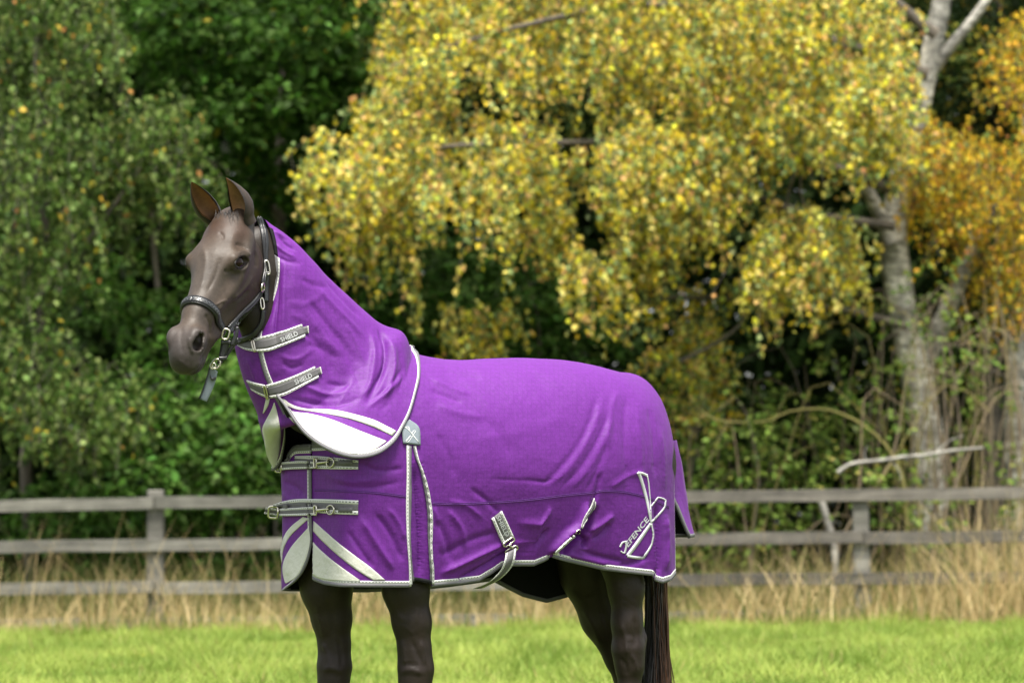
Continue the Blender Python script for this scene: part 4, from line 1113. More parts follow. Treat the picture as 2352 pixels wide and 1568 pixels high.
    for nm, f0, f1, mt in (('surcingle', .18, .82, M['grey_web']), ('stitched_tape', 0, .18, M['tape']), ('stitched_tape', .82, 1, M['tape'])):
        f = np.linspace(f0, f1, 3)
        P = a[:, None] * (1 - f)[None, :, None] + b[:, None] * f[None, :, None]
        N = np.tile(unit(np.array([.1, -1, -.1])), P.shape[:2] + (1,))
        V, F, uv = solid_grid(P, N, 0, .003)
        o = build(nm, V, F, mt, shell if nm == 'surcingle' else sur, uv=uv)
        if nm == 'surcingle': sur = o
    ring('ring', loop2(z4([(1045, 815)])[0], 4, 6, .6), .0025, shell)
    strip('leg_strap', S, z4([(1010, 845), (930, 915), (835, 1005)]), [2.5, 3.5, 2.5], M['tape'], shell, 18, 3, .004, .004)
    # chest straps
    def webbing(name, A, B, lift, parent, n=30, thick=.003, S_=S):
        o = patch(name, S_, A, B, M['grey_web'], parent, n, 5, lift, thick, .27, .73)
        patch('stitched_tape', S_, A, B, M['tape'], o, n, 3, lift, thick + .0003, 0, .27); patch('stitched_tape', S_, A, B, M['tape'], o, n, 3, lift, thick + .0003, .73, 1)
        return o
    ub = webbing('chest_strap', z3([(430, 125), (560, 122), (700, 128), (860, 145), (1020, 165)]), z3([(430, 210), (560, 240), (700, 246), (860, 249), (1020, 250)]), .003, shell)
    uf = webbing('chest_strap', z3([(275, 190), (400, 178), (520, 172), (640, 182)]), z3([(262, 262), (400, 250), (520, 246), (640, 240)]), .012, far)
    lb = webbing('chest_strap', z3([(228, 585), (320, 552), (420, 538), (550, 530), (800, 535), (1022, 545)]), z3([(228, 640), (320, 640), (420, 650), (550, 655), (800, 672), (1018, 680)]), .003, shell)
    lf = webbing('chest_strap', z3([(182, 612), (320, 625), (450, 612), (635, 605)]), z3([(168, 672), (320, 690), (450, 690), (635, 685)]), .012, far)
    for parent, dy, dx in ((ub, 0, 0), (lb, 447, 0)):
        ring('clip_bar', loop2(z3([(650 + dx, 192 + dy)])[0], 3, 10.5, 0, sq=5), .0035, parent, lift=.016)
        strip('spring_hook', S, z3([(660 + dx, 192 + dy), (710 + dx, 186 + dy), (768 + dx, 178 + dy)]), [6, 5, 3.5], M['metal'], parent, 10, 3, .010, .009)
        ring('ring', loop2(z3([(783 + dx, 186 + dy)])[0], 8.5, 10.5, .2), .0032, parent, lift=.012)
        patch('stitched_tape', S, z3([(850 + dx, 162 + dy), (970 + dx, 162 + dy)]), z3([(850 + dx, 210 + dy), (970 + dx, 210 + dy)]), M['grey_web'], parent, 6, 3, .006, .004)
        patch('strap_keeper', S, z3([(350, 128 + dy), (385, 128 + dy)]), z3([(350, 172 + dy), (385, 172 + dy)]), M['grey_web'], parent, 4, 4, .015, .003)
    ring('buckle', loop2(z3([(268, 656)])[0], 11, 13, .05, sq=5), .0045, lf, lift=.020)
    ring('buckle', loop2(z3([(290, 225)])[0], 7, 12, .05, sq=5), .0035, uf, lift=.018)
    # shoulder patch
    pt = z2([(1650, 998), (1740, 1075), (1755, 1238), (1590, 1220), (1585, 1060)])
    p = patch('badge', S, [pt[0], pt[4], pt[3]], [pt[0], pt[1], pt[2]], M['patch'], shell, 16, 7, .005, .003)
    for pts, w in (([(1600, 1068), (1645, 1100), (1735, 1212)], 2.0), ([(1640, 1068), (1660, 1120), (1735, 1212)], 1.4), ([(1600, 1068), (1640, 1068)], 1.6), ([(1660, 1150), (1615, 1202)], 3), ([(1615, 1202), (1640, 1204), (1708, 1106)], 1.4), ([(1665, 1140), (1688, 1104), (1708, 1106)], 1.6)):
        strip('badge_mark', S, z2(pts), w, M['print'], p, 10, 3, .0075, .0012)
    # tail flap folded round the dock
    ys = np.linspace(1012, 1232, 26)
    b_ = catmull(z8([(655, 120), (658, 330), (664, 560), (684, 680), (740, 800), (815, 980), (858, 1066)]), 60)
    o_ = catmull(z8([(688, 110), (716, 210), (750, 330), (788, 580), (815, 750), (836, 930), (866, 1066)]), 60)
    rows = []
    for y in ys:
        xa = np.interp(y, b_[:, 1], b_[:, 0]); xb = np.interp(y, o_[:, 1], o_[:, 0])
        yb = y - 2
        A_, B_ = on_t(xa, y, .10), on_t(xb, yb, .03)
        C_ = B_ + (Fv * .10 - Lv * .12) * 1.0; D_ = C_ + (Fv * .02 - Lv * .14)
        rows.append(catmull([A_, (A_ + B_) / 2 + Lv * .006 - Fv * .004, B_, C_, D_], 17))
    G = np.array(rows)
    Ng = grid_normals(G, -Fv + .3 * Lv)
    tf = build('tail_flap', G.reshape(-1, 3), grid_faces(*G.shape[:2]), M['purple'], root)
    build('lining', (G - Ng * .005).reshape(-1, 3), grid_faces(*G.shape[:2]), M['lining'], tf)
    edge_ribbon('binding', G[8:, 0], unit(G[8:, 1] - G[8:, 0]), Ng[8:, 0], -.004, .012, M['grey_bind'], tf, -.006, .008)
    edge_ribbon('binding', G[-1], np.tile([0, 0, 1.0], (G.shape[1], 1)), Ng[-1], -.004, .010, M['grey_bind'], tf, -.006, .008)
    return S, (Gn, Fn), (Gf, Ff)
print('NF', NF, 'AR', AR, 'sf', sf)
SRUG, RN, RF = rug()

# ------------------------------------------------------------------ neck cover
RINGS = [  # crest point, throat point (picture), half width m, turn of the neck (deg)
    ((598, 504), (602, 752), .066, 55), ((655, 552), (568, 792), .104, 52), ((738, 640), (580, 872), .122, 46), ((846, 738), (612, 950), .150, 41), ((905, 768), (622, 985), .185, 38)]
EDGE = [(950, 806, .0), (951, 830, .06), (948, 870, .125), (940, 915, .185), (928, 965, .238), (908, 1008, .268), (878, 1036, .283), (845, 1049, .288), (808, 1051, .288), (770, 1042, .283), (735, 1025, .270), (703, 1001, .248), (678, 972, .215), (660, 946, .175), (646, 925, .135), (634, 908, .10)]
COVER_FOLDS = [
    ([(868, 752), (884, 790), (884, 840), (862, 890), (842, 925)], 9, -.022), ([(850, 760), (860, 810), (852, 870), (835, 915)], 10, .012), ([(895, 775), (905, 820), (900, 870), (880, 920)], 11, .012),
    ([(845, 935), (870, 915), (905, 885), (930, 860)], 9, .008), ([(840, 928), (880, 900), (930, 842)], 7, -.006), ([(870, 940), (905, 925), (930, 905)], 8, -.006), ([(915, 800), (925, 850), (922, 900)], 9, -.006),
    ([(640, 600), (637, 660), (634, 730), (632, 800)], 7, -.013), ([(655, 590), (652, 660), (650, 740), (648, 810)], 8, .007),
    ([(700, 680), (740, 730), (785, 790), (815, 850), (830, 900)], 10, -.008), ([(690, 700), (735, 760), (775, 815), (800, 870)], 9, .007), ([(720, 650), (765, 700), (810, 745), (840, 780)], 10, .006), ([(745, 640), (790, 690), (830, 730)], 9, -.006),
    ([(680, 740), (715, 775), (750, 820), (770, 870)], 9, -.006), ([(660, 690), (690, 700), (720, 690), (745, 670)], 10, .004), ([(690, 640), (720, 655), (755, 660)], 8, -.005), ([(665, 720), (700, 735), (730, 760)], 8, .004),
    ([(770, 760), (800, 800), (825, 840)], 8, -.006), ([(790, 740), (820, 790), (840, 840)], 8, .005),
    ([(640, 540), (655, 560), (680, 575)], 6, -.007), ([(632, 560), (655, 580), (682, 592)], 6, .006), ([(640, 590), (660, 600), (690, 605)], 6, -.006), ([(628, 530), (645, 540), (655, 548)], 5, .005),
    ([(650, 905), (700, 922), (760, 930), (830, 915)], 10, -.010), ([(690, 880), (750, 905), (810, 900)], 10, .008), ([(745, 880), (790, 885), (830, 870)], 9, -.006), ([(700, 790), (740, 800), (780, 830)], 9, -.005), ([(720, 770), (760, 790), (790, 820)], 8, .004),
    ([(660, 940), (720, 955), (790, 975), (860, 1005)], 10, .006), ([(740, 985), (780, 1000), (820, 1035)], 9, -.005), ([(700, 950), (760, 990), (800, 1030)], 10, -.004), ([(820, 960), (860, 985), (900, 990)], 9, -.005),
    ([(645, 830), (670, 845), (700, 835)], 8, -.005), ([(640, 815), (680, 825), (720, 800)], 8, .004), ([(565, 820), (580, 850), (590, 880)], 7, .005),
]
def ring_point(k, al):
    (D, V_, b, th) = RINGS[k]
    Dp, Vp = on_t(*D, 0.0), on_t(*V_, 0.0)
    Lk = np.array([math.sin(math.radians(th)), -math.cos(math.radians(th)), 0])
    c = (Dp + Vp) / 2; h = (Dp - Vp) / 2
    ca, sa = np.cos(al), np.sin(al)
    n = 1.9 if k == 0 else 2.35
    return c + np.sign(ca)[:, None] * (np.abs(ca) ** (2 / n))[:, None] * h + np.sign(sa)[:, None] * (np.abs(sa) ** (2 / n))[:, None] * b * Lk, Lk
def cover_half(side, na=120, nk=150):
    amax = PI - .42 if side > 0 else PI + .52
    al = np.linspace(0, amax, na)
    rows = [ring_point(k, al * side)[0] for k in range(len(RINGS))]
    E = catmull(EDGE, 200)
    # spread the edge points by turning angle
    u = al / al[-1]
    cum = np.concatenate([[0], np.cumsum(np.linalg.norm(np.diff(np.c_[E[:, :2], E[:, 2] * 600], axis=0), axis=1))]); cum /= cum[-1]
    ex = np.stack([np.interp(u, cum, E[:, c]) for c in range(3)], -1)
    ep = np.array([on_t(a, b, c) for a, b, c in ex])
    if side < 0:                                  # far flap: hangs down beside the chest, its front edge facing us
        l = loc_of(np.array([on_t(*q) for q in ((950, 806, 0.0), (632, 1080, -.20), (643, 1052, -.165), (650, 1005, -.135), (648, 965, -.10), (641, 938, -.06))]))
        K = np.array([l[0], (.02, -.10, 1.55), (.10, -.20, 1.43), (.18, -.262, 1.32), (.26, -.272, 1.235), (.335, -.25, 1.185), l[1], l[2], l[3], l[4], l[5]])
        kk = catmull(K, 200)
        cum = np.concatenate([[0], np.cumsum(np.linalg.norm(np.diff(kk, axis=0), axis=1))]); cum /= cum[-1]
        kk = np.stack([np.interp(u, cum, kk[:, c]) for c in range(3)], -1)
        ep = hp(kk[:, 0], kk[:, 1], kk[:, 2])
    rows.append(ep)
    R = np.array(rows)                             # ring, angle, 3
    G = np.stack([catmull(R[:, j], nk) for j in range(na)], 1)
    return G, al
def neck_cover():
    root = thing('neck_cover', 'purple detachable neck cover with cream panels strapped round the horse neck', 'neck cover', hp(.3, 0, 0))
    axis = np.array([(ring_point(k, np.array([0.0]))[0][0] + ring_point(k, np.array([PI]))[0][0]) / 2 for k in range(len(RINGS))])
    out = []
    for side in (1, -1):
        G, al = cover_half(side)
        ax = catmull(np.vstack([axis, axis[-1] + (axis[-1] - axis[-2]) * 1.0]), G.shape[0])
        N = grid_normals(G, G - ax[:, None])
        f, n = G.reshape(-1, 3), N.reshape(-1, 3)
        f = f + n * (.0025 * fbm(f, 13, 16.0) + .0015 * fbm(f, 14, 34.0) + .006)[:, None]
        f = apply_folds(f, n, [(a_, b_ * .85, c_ * .95) for a_, b_, c_ in (COVER_FOLDS if side > 0 else COVER_FOLDS[-1:])])
        # keep the cloth outside the rug where it lies over it
        bv = BVHTree.FromPolygons([tuple(p) for p in (RN if side > 0 else RF)[0].reshape(-1, 3)], [list(map(int, q)) for q in (RN if side > 0 else RF)[1]])
        l = loc_of(f)
        for i in np.where((l[:, 2] < 1.72) & ((side > 0) | (l[:, 0] < .20)))[0]:
            co, no, _, dd = bv.find_nearest(Vector(f[i]), .12)
            if co is None: continue
            no = np.array(no); outw = np.array(co) - hp(l[i, 0] - .1, 0, 1.15)
            if no @ outw < 0: no = -no
            gap = (f[i] - np.array(co)) @ no
            lim = .010 if side > 0 else .022
            if gap < lim: f[i] = f[i] + no * (lim - gap)
        G = f.reshape(G.shape)
        for _ in range(2):
            G[1:-1, 1:-1] = .5 * G[1:-1, 1:-1] + .125 * (G[:-2, 1:-1] + G[2:, 1:-1] + G[1:-1, :-2] + G[1:-1, 2:])
        out.append(G)
    Gn, Gf = out
    cen = lambda G: G - catmull(np.vstack([axis, axis[-1] + (axis[-1] - axis[-2])]), G.shape[0])[:, None]
    Nn, Nf = grid_normals(Gn, cen(Gn)), grid_normals(Gf, cen(Gf))
    Fg = grid_faces(*Gn.shape[:2])
    shell = build('shell', Gn.reshape(-1, 3), Fg, M['purple'], root)
    far = build('far_side_panel', Gf.reshape(-1, 3), Fg, M['purple'], root)
    build('lining', (Gn - Nn * .004).reshape(-1, 3), Fg, M['lining'], shell)
    build('lining', (Gf - Nf * .004).reshape(-1, 3), Fg, M['lining'], far)
    S = Surf((Gn.reshape(-1, 3), Fg), (Gf.reshape(-1, 3), Fg))
    def bind(P, up, N, parent, w=.0095, tw=.0095, tape=True, m=None):
        I = unit(up - P)
        b = edge_ribbon('binding', P, I, N, -.003, w, m or M['grey_bind'], parent, -.001, .0045)
        if tape: edge_ribbon('stitched_tape', P, I, N, w, w + tw, M['tape'], b, -.001, .0035)
    for G, N, p in ((Gn, Nn, shell), (Gf, Nf, far)):
        bind(G[-1], G[-4], N[-2], p)
        n = G.shape[1]
        j = int(n * .45)
        if p is shell: bind(G[0, int(n * .22):j], G[4, int(n * .22):j], N[2, int(n * .22):j], p, .012, 0, False, M['lining'])
        bind(G[0, j:], G[4, j:], N[2, j:], p, .010, .008)
        if p is shell: bind(G[:, -1], G[:, -4], N[:, -2], p, .008, .008)
    # cream panels
    patch('reflective_stripe', S, z2([(392, 792), (470, 800), (520, 838), (600, 872), (700, 892), (800, 895), (950, 905), (1100, 935), (1300, 990), (1420, 1045), (1530, 1102)]),
          z2([(402, 815), (470, 850), (560, 888), (650, 905), (750, 920), (950, 955), (1100, 990), (1250, 1040), (1350, 1080), (1495, 1148)]), M['reflect'], shell, 50, 5)
    patch('reflective_panel', S, z2([(470, 910), (550, 918), (650, 930), (800, 960), (950, 1005), (1100, 1065), (1300, 1145), (1440, 1198)]),
          z2([(474, 915), (540, 1000), (620, 1080), (720, 1172), (820, 1235), (920, 1285), (1030, 1318), (1130, 1326), (1220, 1316), (1330, 1275), (1436, 1202)]), M['reflect'], shell, 54, 14)
    patch('reflective_panel', S, z2([(374, 832), (350, 900), (300, 1000), (266, 1078), (282, 1180), (300, 1290), (335, 1390), (370, 1440)]), z2([(378, 832), (398, 900), (420, 1000), (434, 1100), (430, 1220), (414, 1330), (394, 1400), (374, 1442)]), M['reflect'], far, 40, 9)
    patch('reflective_stripe', S, z2([(300, 795), (285, 860), (270, 935)]), z2([(334, 795), (318, 860), (282, 925)]), M['reflect'], far, 14, 4)
    # straps with woven name
    for A, B, LA, LB, tab, to, ex, bk in (
        ([(182, 237), (300, 200), (450, 155), (630, 90)], [(205, 350), (330, 343), (470, 290), (665, 210)], [(35, 278), (90, 243), (175, 222)], [(38, 292), (110, 330), (205, 352)], [(640, 118), (690, 105), (697, 175), (655, 188)], (440, 262), (160, -66), (192, 290)),
        ([(302, 662), (420, 630), (580, 570), (755, 490)], [(342, 785), (460, 765), (620, 690), (795, 595)], [(125, 615), (200, 640), (290, 662)], [(172, 705), (240, 745), (330, 788)], [(765, 512), (805, 495), (820, 560), (780, 578)], (574, 664), (160, -72), (306, 725))):
        s = patch('neck_strap', S, z2(A), z2(B), M['grey_web'], shell, 30, 5, .004, .003, .18, .82)
        patch('stitched_tape', S, z2(A), z2(B), M['tape'], s, 30, 3, .004, .0034, 0, .18); patch('stitched_tape', S, z2(A), z2(B), M['tape'], s, 30, 3, .004, .0034, .82, 1)
        q = patch('neck_strap', S, z2(LA), z2(LB), M['grey_web'], far, 20, 5, .005, .003, .2, .8)
        patch('stitched_tape', S, z2(LA), z2(LB), M['tape'], q, 20, 3, .005, .0034, 0, .2); patch('stitched_tape', S, z2(LA), z2(LB), M['tape'], q, 20, 3, .005, .0034, .8, 1)
        tb = z2(tab)
        patch('strap_end', S, [tb[0], tb[1]], [tb[3], tb[2]], M['grey_web'], s, 6, 4, .003, .002)
        strip('stitched_tape', S, [tb[1], tb[2]], 2.5, M['tape'], s, 6, 3, .0045, .002)
        k = .2422
        lettering('lettering', S, 'SHIELD', z2([to])[0], (ex[0] * k, ex[1] * k), (-8 * k - 2, -42 * k), M['print'], s, .0095)
        c = z2([bk])[0]
        a = np.linspace(0, 2 * PI, 16, endpoint=False)
        lp = [(c[0] + 2.6 * math.cos(t) + 3.5 * math.sin(t), c[1] + 16 * math.sin(t)) for t in a]
        P, N = S.hits(np.array(lp)); N = np.tile(unit(N.mean(0)), (len(P), 1))
        V, F = torus_geo(P + N * .010, .003); build('strap_slide', V, F, M['metal'], s)
    return S, Gn, Gf
SCOV, CN, CF = neck_cover()

# ------------------------------------------------------------------ the horse
def sd_ell(p, c, r):
    q = p - np.asarray(c); r = np.asarray(r, float)
    k0 = np.linalg.norm(q / r, axis=-1); k1 = np.linalg.norm(q / (r * r), axis=-1) + 1e-9
    return k0 * (k0 - 1) / k1
def sd_cone(p, a, b, r1, r2, sy=1.0):
    a, b = np.asarray(a, float), np.asarray(b, float)
    sc = np.array([1, sy, 1.0])
    q, d = (p - a) * sc, (b - a) * sc
    t = np.clip((q @ d) / (d @ d), 0, 1)
    return (np.linalg.norm(q - t[..., None] * d, axis=-1) - (r1 + (r2 - r1) * t)) / max(1, sy) ** .5
def smin(a, b, k):
    h = np.maximum(k - np.abs(a - b), 0) / k
    return np.minimum(a, b) - h * h * k * .25
def smax(a, b, k): return -smin(-a, -b, k)
def surface_nets(D, org, h):
    nx, ny, nz = D.shape
    ins = D < 0
    acc = np.zeros((nx - 1, ny - 1, nz - 1, 3)); cnt = np.zeros((nx - 1, ny - 1, nz - 1))
    sl = lambda o, n: slice(o, n - 1 + o)
    for ax in range(3):
        o1, o2 = [(1, 2), (0, 2), (0, 1)][ax]
        for i in (0, 1):
            for j in (0, 1):
                off = [0, 0, 0]; off[o1] = i; off[o2] = j
                off2 = list(off); off2[ax] = 1
                A = D[sl(off[0], nx), sl(off[1], ny), sl(off[2], nz)]; B = D[sl(off2[0], nx), sl(off2[1], ny), sl(off2[2], nz)]
                cr_ = (A < 0) != (B < 0)
                t = np.where(cr_, A / np.where(cr_, A - B, 1), 0)
                for c in range(3):
                    v = t if c == ax else off[c]
                    acc[..., c] += np.where(cr_, v, 0)
                cnt += cr_
    act = cnt > 0
    idx = np.full(act.shape, -1); idx[act] = np.arange(act.sum())
    cell = np.argwhere(act)
    V = org + (cell + acc[act] / cnt[act][:, None]) * h
    F = []
    for ax in range(3):
        o1, o2 = [(1, 2), (2, 0), (0, 1)][ax]
        s1 = [slice(1, n - 1) for n in D.shape]; s1[ax] = slice(0, D.shape[ax] - 1)
        s2 = list(s1); s2[ax] = slice(1, D.shape[ax])
        A, B = ins[tuple(s1)], ins[tuple(s2)]
        e = np.argwhere(A != B)
        flip = A[tuple(e.T)]
        base = e.copy()
        for q in (o1, o2): base[:, q] += 1
        def cell_i(a, b):
            c = base.copy(); c[:, o1] -= a; c[:, o2] -= b
            return idx[c[:, 0], c[:, 1], c[:, 2]]
        q = np.stack([cell_i(1, 1), cell_i(0, 1), cell_i(0, 0), cell_i(1, 0)], 1)
        q[~flip] = q[~flip][:, ::-1]
        F.append(q)
    return V, np.concatenate(F)
def sample_sdf(f, lo, hi, h):
    lo, hi = np.array(lo), np.array(hi)
    n = np.ceil((hi - lo) / h).astype(int) + 1
    ax = [lo[i] + h * np.arange(n[i]) for i in range(3)]
    out = np.empty(n)
    for i in range(0, n[0], 24):
        g = np.stack(np.meshgrid(ax[0][i:i + 24], ax[1], ax[2], indexing='ij'), -1)
        out[i:i + 24] = f(g)
    return surface_nets(out, lo, h)

# head frame: x poll -> muzzle, y to its left, z out of the face
H_YAW, H_PIT, H_ROLL, H_SC = math.radians(24), math.radians(50), math.radians(-1.5), 1.0
HEAD0 = at(525, 477, 11.46)
def head_axes():
    g = np.array([-math.sin(H_YAW), -math.cos(H_YAW), 0])
    fx = math.cos(H_PIT) * g - math.sin(H_PIT) * Zv; uz = math.sin(H_PIT) * g + math.cos(H_PIT) * Zv; ly = np.array([-g[1], g[0], 0])
    return np.stack([fx, math.cos(H_ROLL) * ly + math.sin(H_ROLL) * uz, math.cos(H_ROLL) * uz - math.sin(H_ROLL) * ly])
HA = head_axes()
def hw(p): return HEAD0 + (np.asarray(p, float) * H_SC) @ HA
def to_head(P): return ((np.asarray(P) - HEAD0) @ HA.T) / H_SC
EYE = np.array([.205, .0765, -.055])
E1, E2 = unit(np.array([-.78, 0, -.62])), unit(np.array([-.62, 0, .78]))      # eye: corner-to-corner and upper-lid directions
def eye_xyz(a):
    q = a - EYE
    return np.stack([q @ E1, q[..., 1], q @ E2], -1)
def head_sdf(p):
    m = p * np.array([1, 1, 1.0]); a = m.copy(); a[..., 1] = np.abs(a[..., 1])
    d = sd_ell(m, (.06, 0, -.065), (.115, .080, .068))                      # cranium
    d = smin(d, sd_ell(m, (.165, 0, -.064), (.125, .092, .068)), .04)        # forehead
    d = smin(d, sd_cone(m, (.22, 0, -.064), (.42, 0, -.074), .066, .046, 1.0), .05)   # nasal bone
    d = smin(d, sd_cone(m, (.40, 0, -.072), (.53, 0, -.082), .043, .044, 1.0), .03)
    d = smin(d, sd_ell(a, (.195, .060, -.058), (.058, .036, .036)), .040)    # orbit
    d = smin(d, sd_cone(a, (.235, .070, -.085), (.37, .050, -.100), .024, .017), .035)  # facial crest
    d = smin(d, sd_cone(a, (.08, .066, -.075), (.19, .082, -.075), .020, .018), .03)   # zygomatic arch
    d = smin(d, sd_ell(a, (.145, .046, -.165), (.125, .042, .108)), .035)   # cheek
    d = smin(d, sd_ell(a, (.255, .040, -.14), (.125, .036, .078)), .04)
    d = smin(d, sd_cone(a, (.19, .034, -.225), (.46, .020, -.152), .031, .027), .035)  # jaw bar
    d = smin(d, sd_cone(m, (.30, 0, -.115), (.50, 0, -.112), .058, .046), .03)
    d = smin(d, sd_ell(m, (.550, 0, -.088), (.076, .056, .054)), .03)       # muzzle
    d = smin(d, sd_ell(a, (.540, .041, -.068), (.044, .024, .040)), .020)   # nostril wings
    d = smin(d, sd_ell(m, (.600, 0, -.116), (.040, .050, .040)), .030)      # upper lip
    d = smin(d, sd_ell(m, (.560, 0, -.162), (.050, .037, .022)), .012)      # lower lip
    d = smin(d, sd_ell(m, (.505, 0, -.158), (.046, .034, .028)), .025)      # chin
    # hollows
    d = smax(d, -sd_ell(a, (.140, .096, -.026), (.030, .018, .018)), .030)  # above the eye
    d = smax(d, -sd_ell(a, (.30, .094, -.058), (.085, .020, .020)), .04)    # beside the nasal bone
    d = smax(d, -sd_ell(a, (.40, .078, -.128), (.07, .022, .022)), .035)
    d = smax(d, -sd_ell(a, (.552, .052, -.064), (.034, .014, .019)), .010)  # nostril
    d = smax(d, -sd_ell(a, (.562, .040, -.076), (.018, .020, .018)), .01)
    for m0, m1 in (((.640, 0, -.146), (.605, .032, -.146)), ((.605, .032, -.146), (.560, .047, -.140)), ((.560, .047, -.140), (.505, .052, -.126))):
        d = smax(d, -sd_cone(a, m0, m1, .0042, .0042), .010)   # mouth
    # eye: lids round an almond opening
    e = eye_xyz(a)
    d = smin(d, sd_ell(e, (0, .007, 0), (.038, .014, .025)), .022)
    d = smin(d, sd_cone(e, (-.026, .007, .018), (.030, .006, .020), .006, .005), .022)
    d = smax(d, -sd_ell(e, (0, .022, -.001), (.0390, .0170, .0205)), .005)
    return d
def fore(p, J):
    d = None
    for (a, ra), (b, rb) in zip(J[:-1], J[1:]):
        q = sd_cone(p, a, b, ra, rb)
        d = q if d is None else smin(d, q, .03)
    return d
def L3(x, y, t): return loc_of(on_t(x, y, t))
def leg_points():
    nf = [(L3(930, 1200, .11), .09), (L3(934, 1290, .115), .080), (L3(932, 1352, .12), .077), (L3(946, 1430, .13), .063), (L3(952, 1490, .135), .053), (L3(955, 1535, .135), .057), (L3(953, 1575, .135), .050)]
    ff = [(L3(750, 1200, -.125), .105), (L3(748, 1300, -.125), .096), (L3(750, 1352, -.125), .086), (L3(762, 1420, -.125), .066), (L3(768, 1480, -.125), .052), (L3(768, 1530, -.125), .055), (L3(766, 1572, -.125), .049)]
    nh = [(L3(1380, 1180, .11), .11), (L3(1427, 1290, .13), .074), (L3(1438, 1350, .135), .062), (L3(1439, 1430, .14), .050), (L3(1442, 1490, .14), .053), (L3(1446, 1530, .14), .047), (L3(1446, 1580, .14), .036)]
    fh = [(L3(1330, 1190, -.13), .13), (L3(1352, 1320, -.145), .100), (L3(1385, 1420, -.145), .078), (L3(1425, 1510, -.145), .054), (L3(1446, 1560, -.145), .052), (L3(1450, 1600, -.145), .046)]
    out = []
    for J, hind in ((nf, 0), (ff, 0), (nh, 1), (fh, 1)):
        k = J[-1][0]
        s, t, z = k
        J = J + [((s - (.0 if not hind else .01), t, z - .10), .034), ((s + .005, t, .215), .032), ((s + .012, t, .165), .042), ((s + .05, t, .085), .036), ((s + .065, t, .055), .05)]
        out.append(J)
    return out
LEGS = leg_points()
RAX = []
for k in range(len(RINGS)):
    D_, V_ = loc_of(on_t(*RINGS[k][0], 0)), loc_of(on_t(*RINGS[k][1], 0))
    RAX.append((D_, V_, RINGS[k][2]))
def body_sdf(p):
    d = sd_ell(p, (-.40, 0, 1.18), (.66, .255, .315))
    d = smin(d, sd_ell(p, (.13, 0, 1.14), (.25, .20, .27)), .10)
    d = smin(d, sd_ell(p, (-.86, 0, 1.22), (.24, .225, .265)), .10)
    d = smin(d, sd_ell(p, (.02, 0, 1.40), (.22, .09, .13)), .10)
    d = smin(d, sd_ell(p, (.25, 0, 1.25), (.14, .13, .19)), .08)
    # neck, narrower than deep
    prev = None
    for k in range(len(RAX) - 1):
        a, b = RAX[k], RAX[k + 1]
        ca, cb = (a[0] + a[1]) / 2, (b[0] + b[1]) / 2
        for f in ((.37, -.13) if k == 0 else (.30, -.30)):
            A = ca + (a[0] - a[1]) * f * .62; B = cb + (b[0] - b[1]) * f * .62
            ra = np.linalg.norm(a[0] - a[1]) * .238; rb = np.linalg.norm(b[0] - b[1]) * .238
            if k == 0 and f < 0: B = cb + (b[0] - b[1]) * -.30 * .62
            if f < 0: ra, rb = ra * .84, rb * .84
            q = sd_cone(p, A, B, ra * (.9 if k == 0 else 1), rb, 1.5)
            d = smin(d, q, .05)
    a = RAX[-1]; ca = (a[0] + a[1]) / 2
    d = smin(d, sd_cone(p, ca, (.08, 0, 1.22), .15, .20, 1.3), .08)
    for J in LEGS:
        d = smin(d, fore(p, J[:-2]), .05)
    # point of hock, knee back
    for i, (dx, dz) in ((2, (-.062, .015)), (3, (-.060, .02))):
        c = np.array(LEGS[i][4][0] if i == 2 else LEGS[i][4][0])
        d = smin(d, sd_cone(p, c + [dx, 0, dz + .02], c + [-.02, 0, -.03], .020, .030), .03)
        d = smin(d, sd_cone(p, c + [dx, 0, dz + .02], c + [dx * .75, 0, dz + .20], .014, .012), .02)
    for i in (0, 1):
        c = np.array(LEGS[i][5][0])
        d = smin(d, sd_ell(p, c + [-.035, 0, -.005], (.022, .026, .034)), .02)
    for J in LEGS:
        d = smin(d, sd_cone(p, J[-3][0], J[-2][0], .042, .036), .02)
        d = smin(d, sd_cone(p, J[-2][0], np.array(J[-1][0]), .036, .045), .02)
    return d
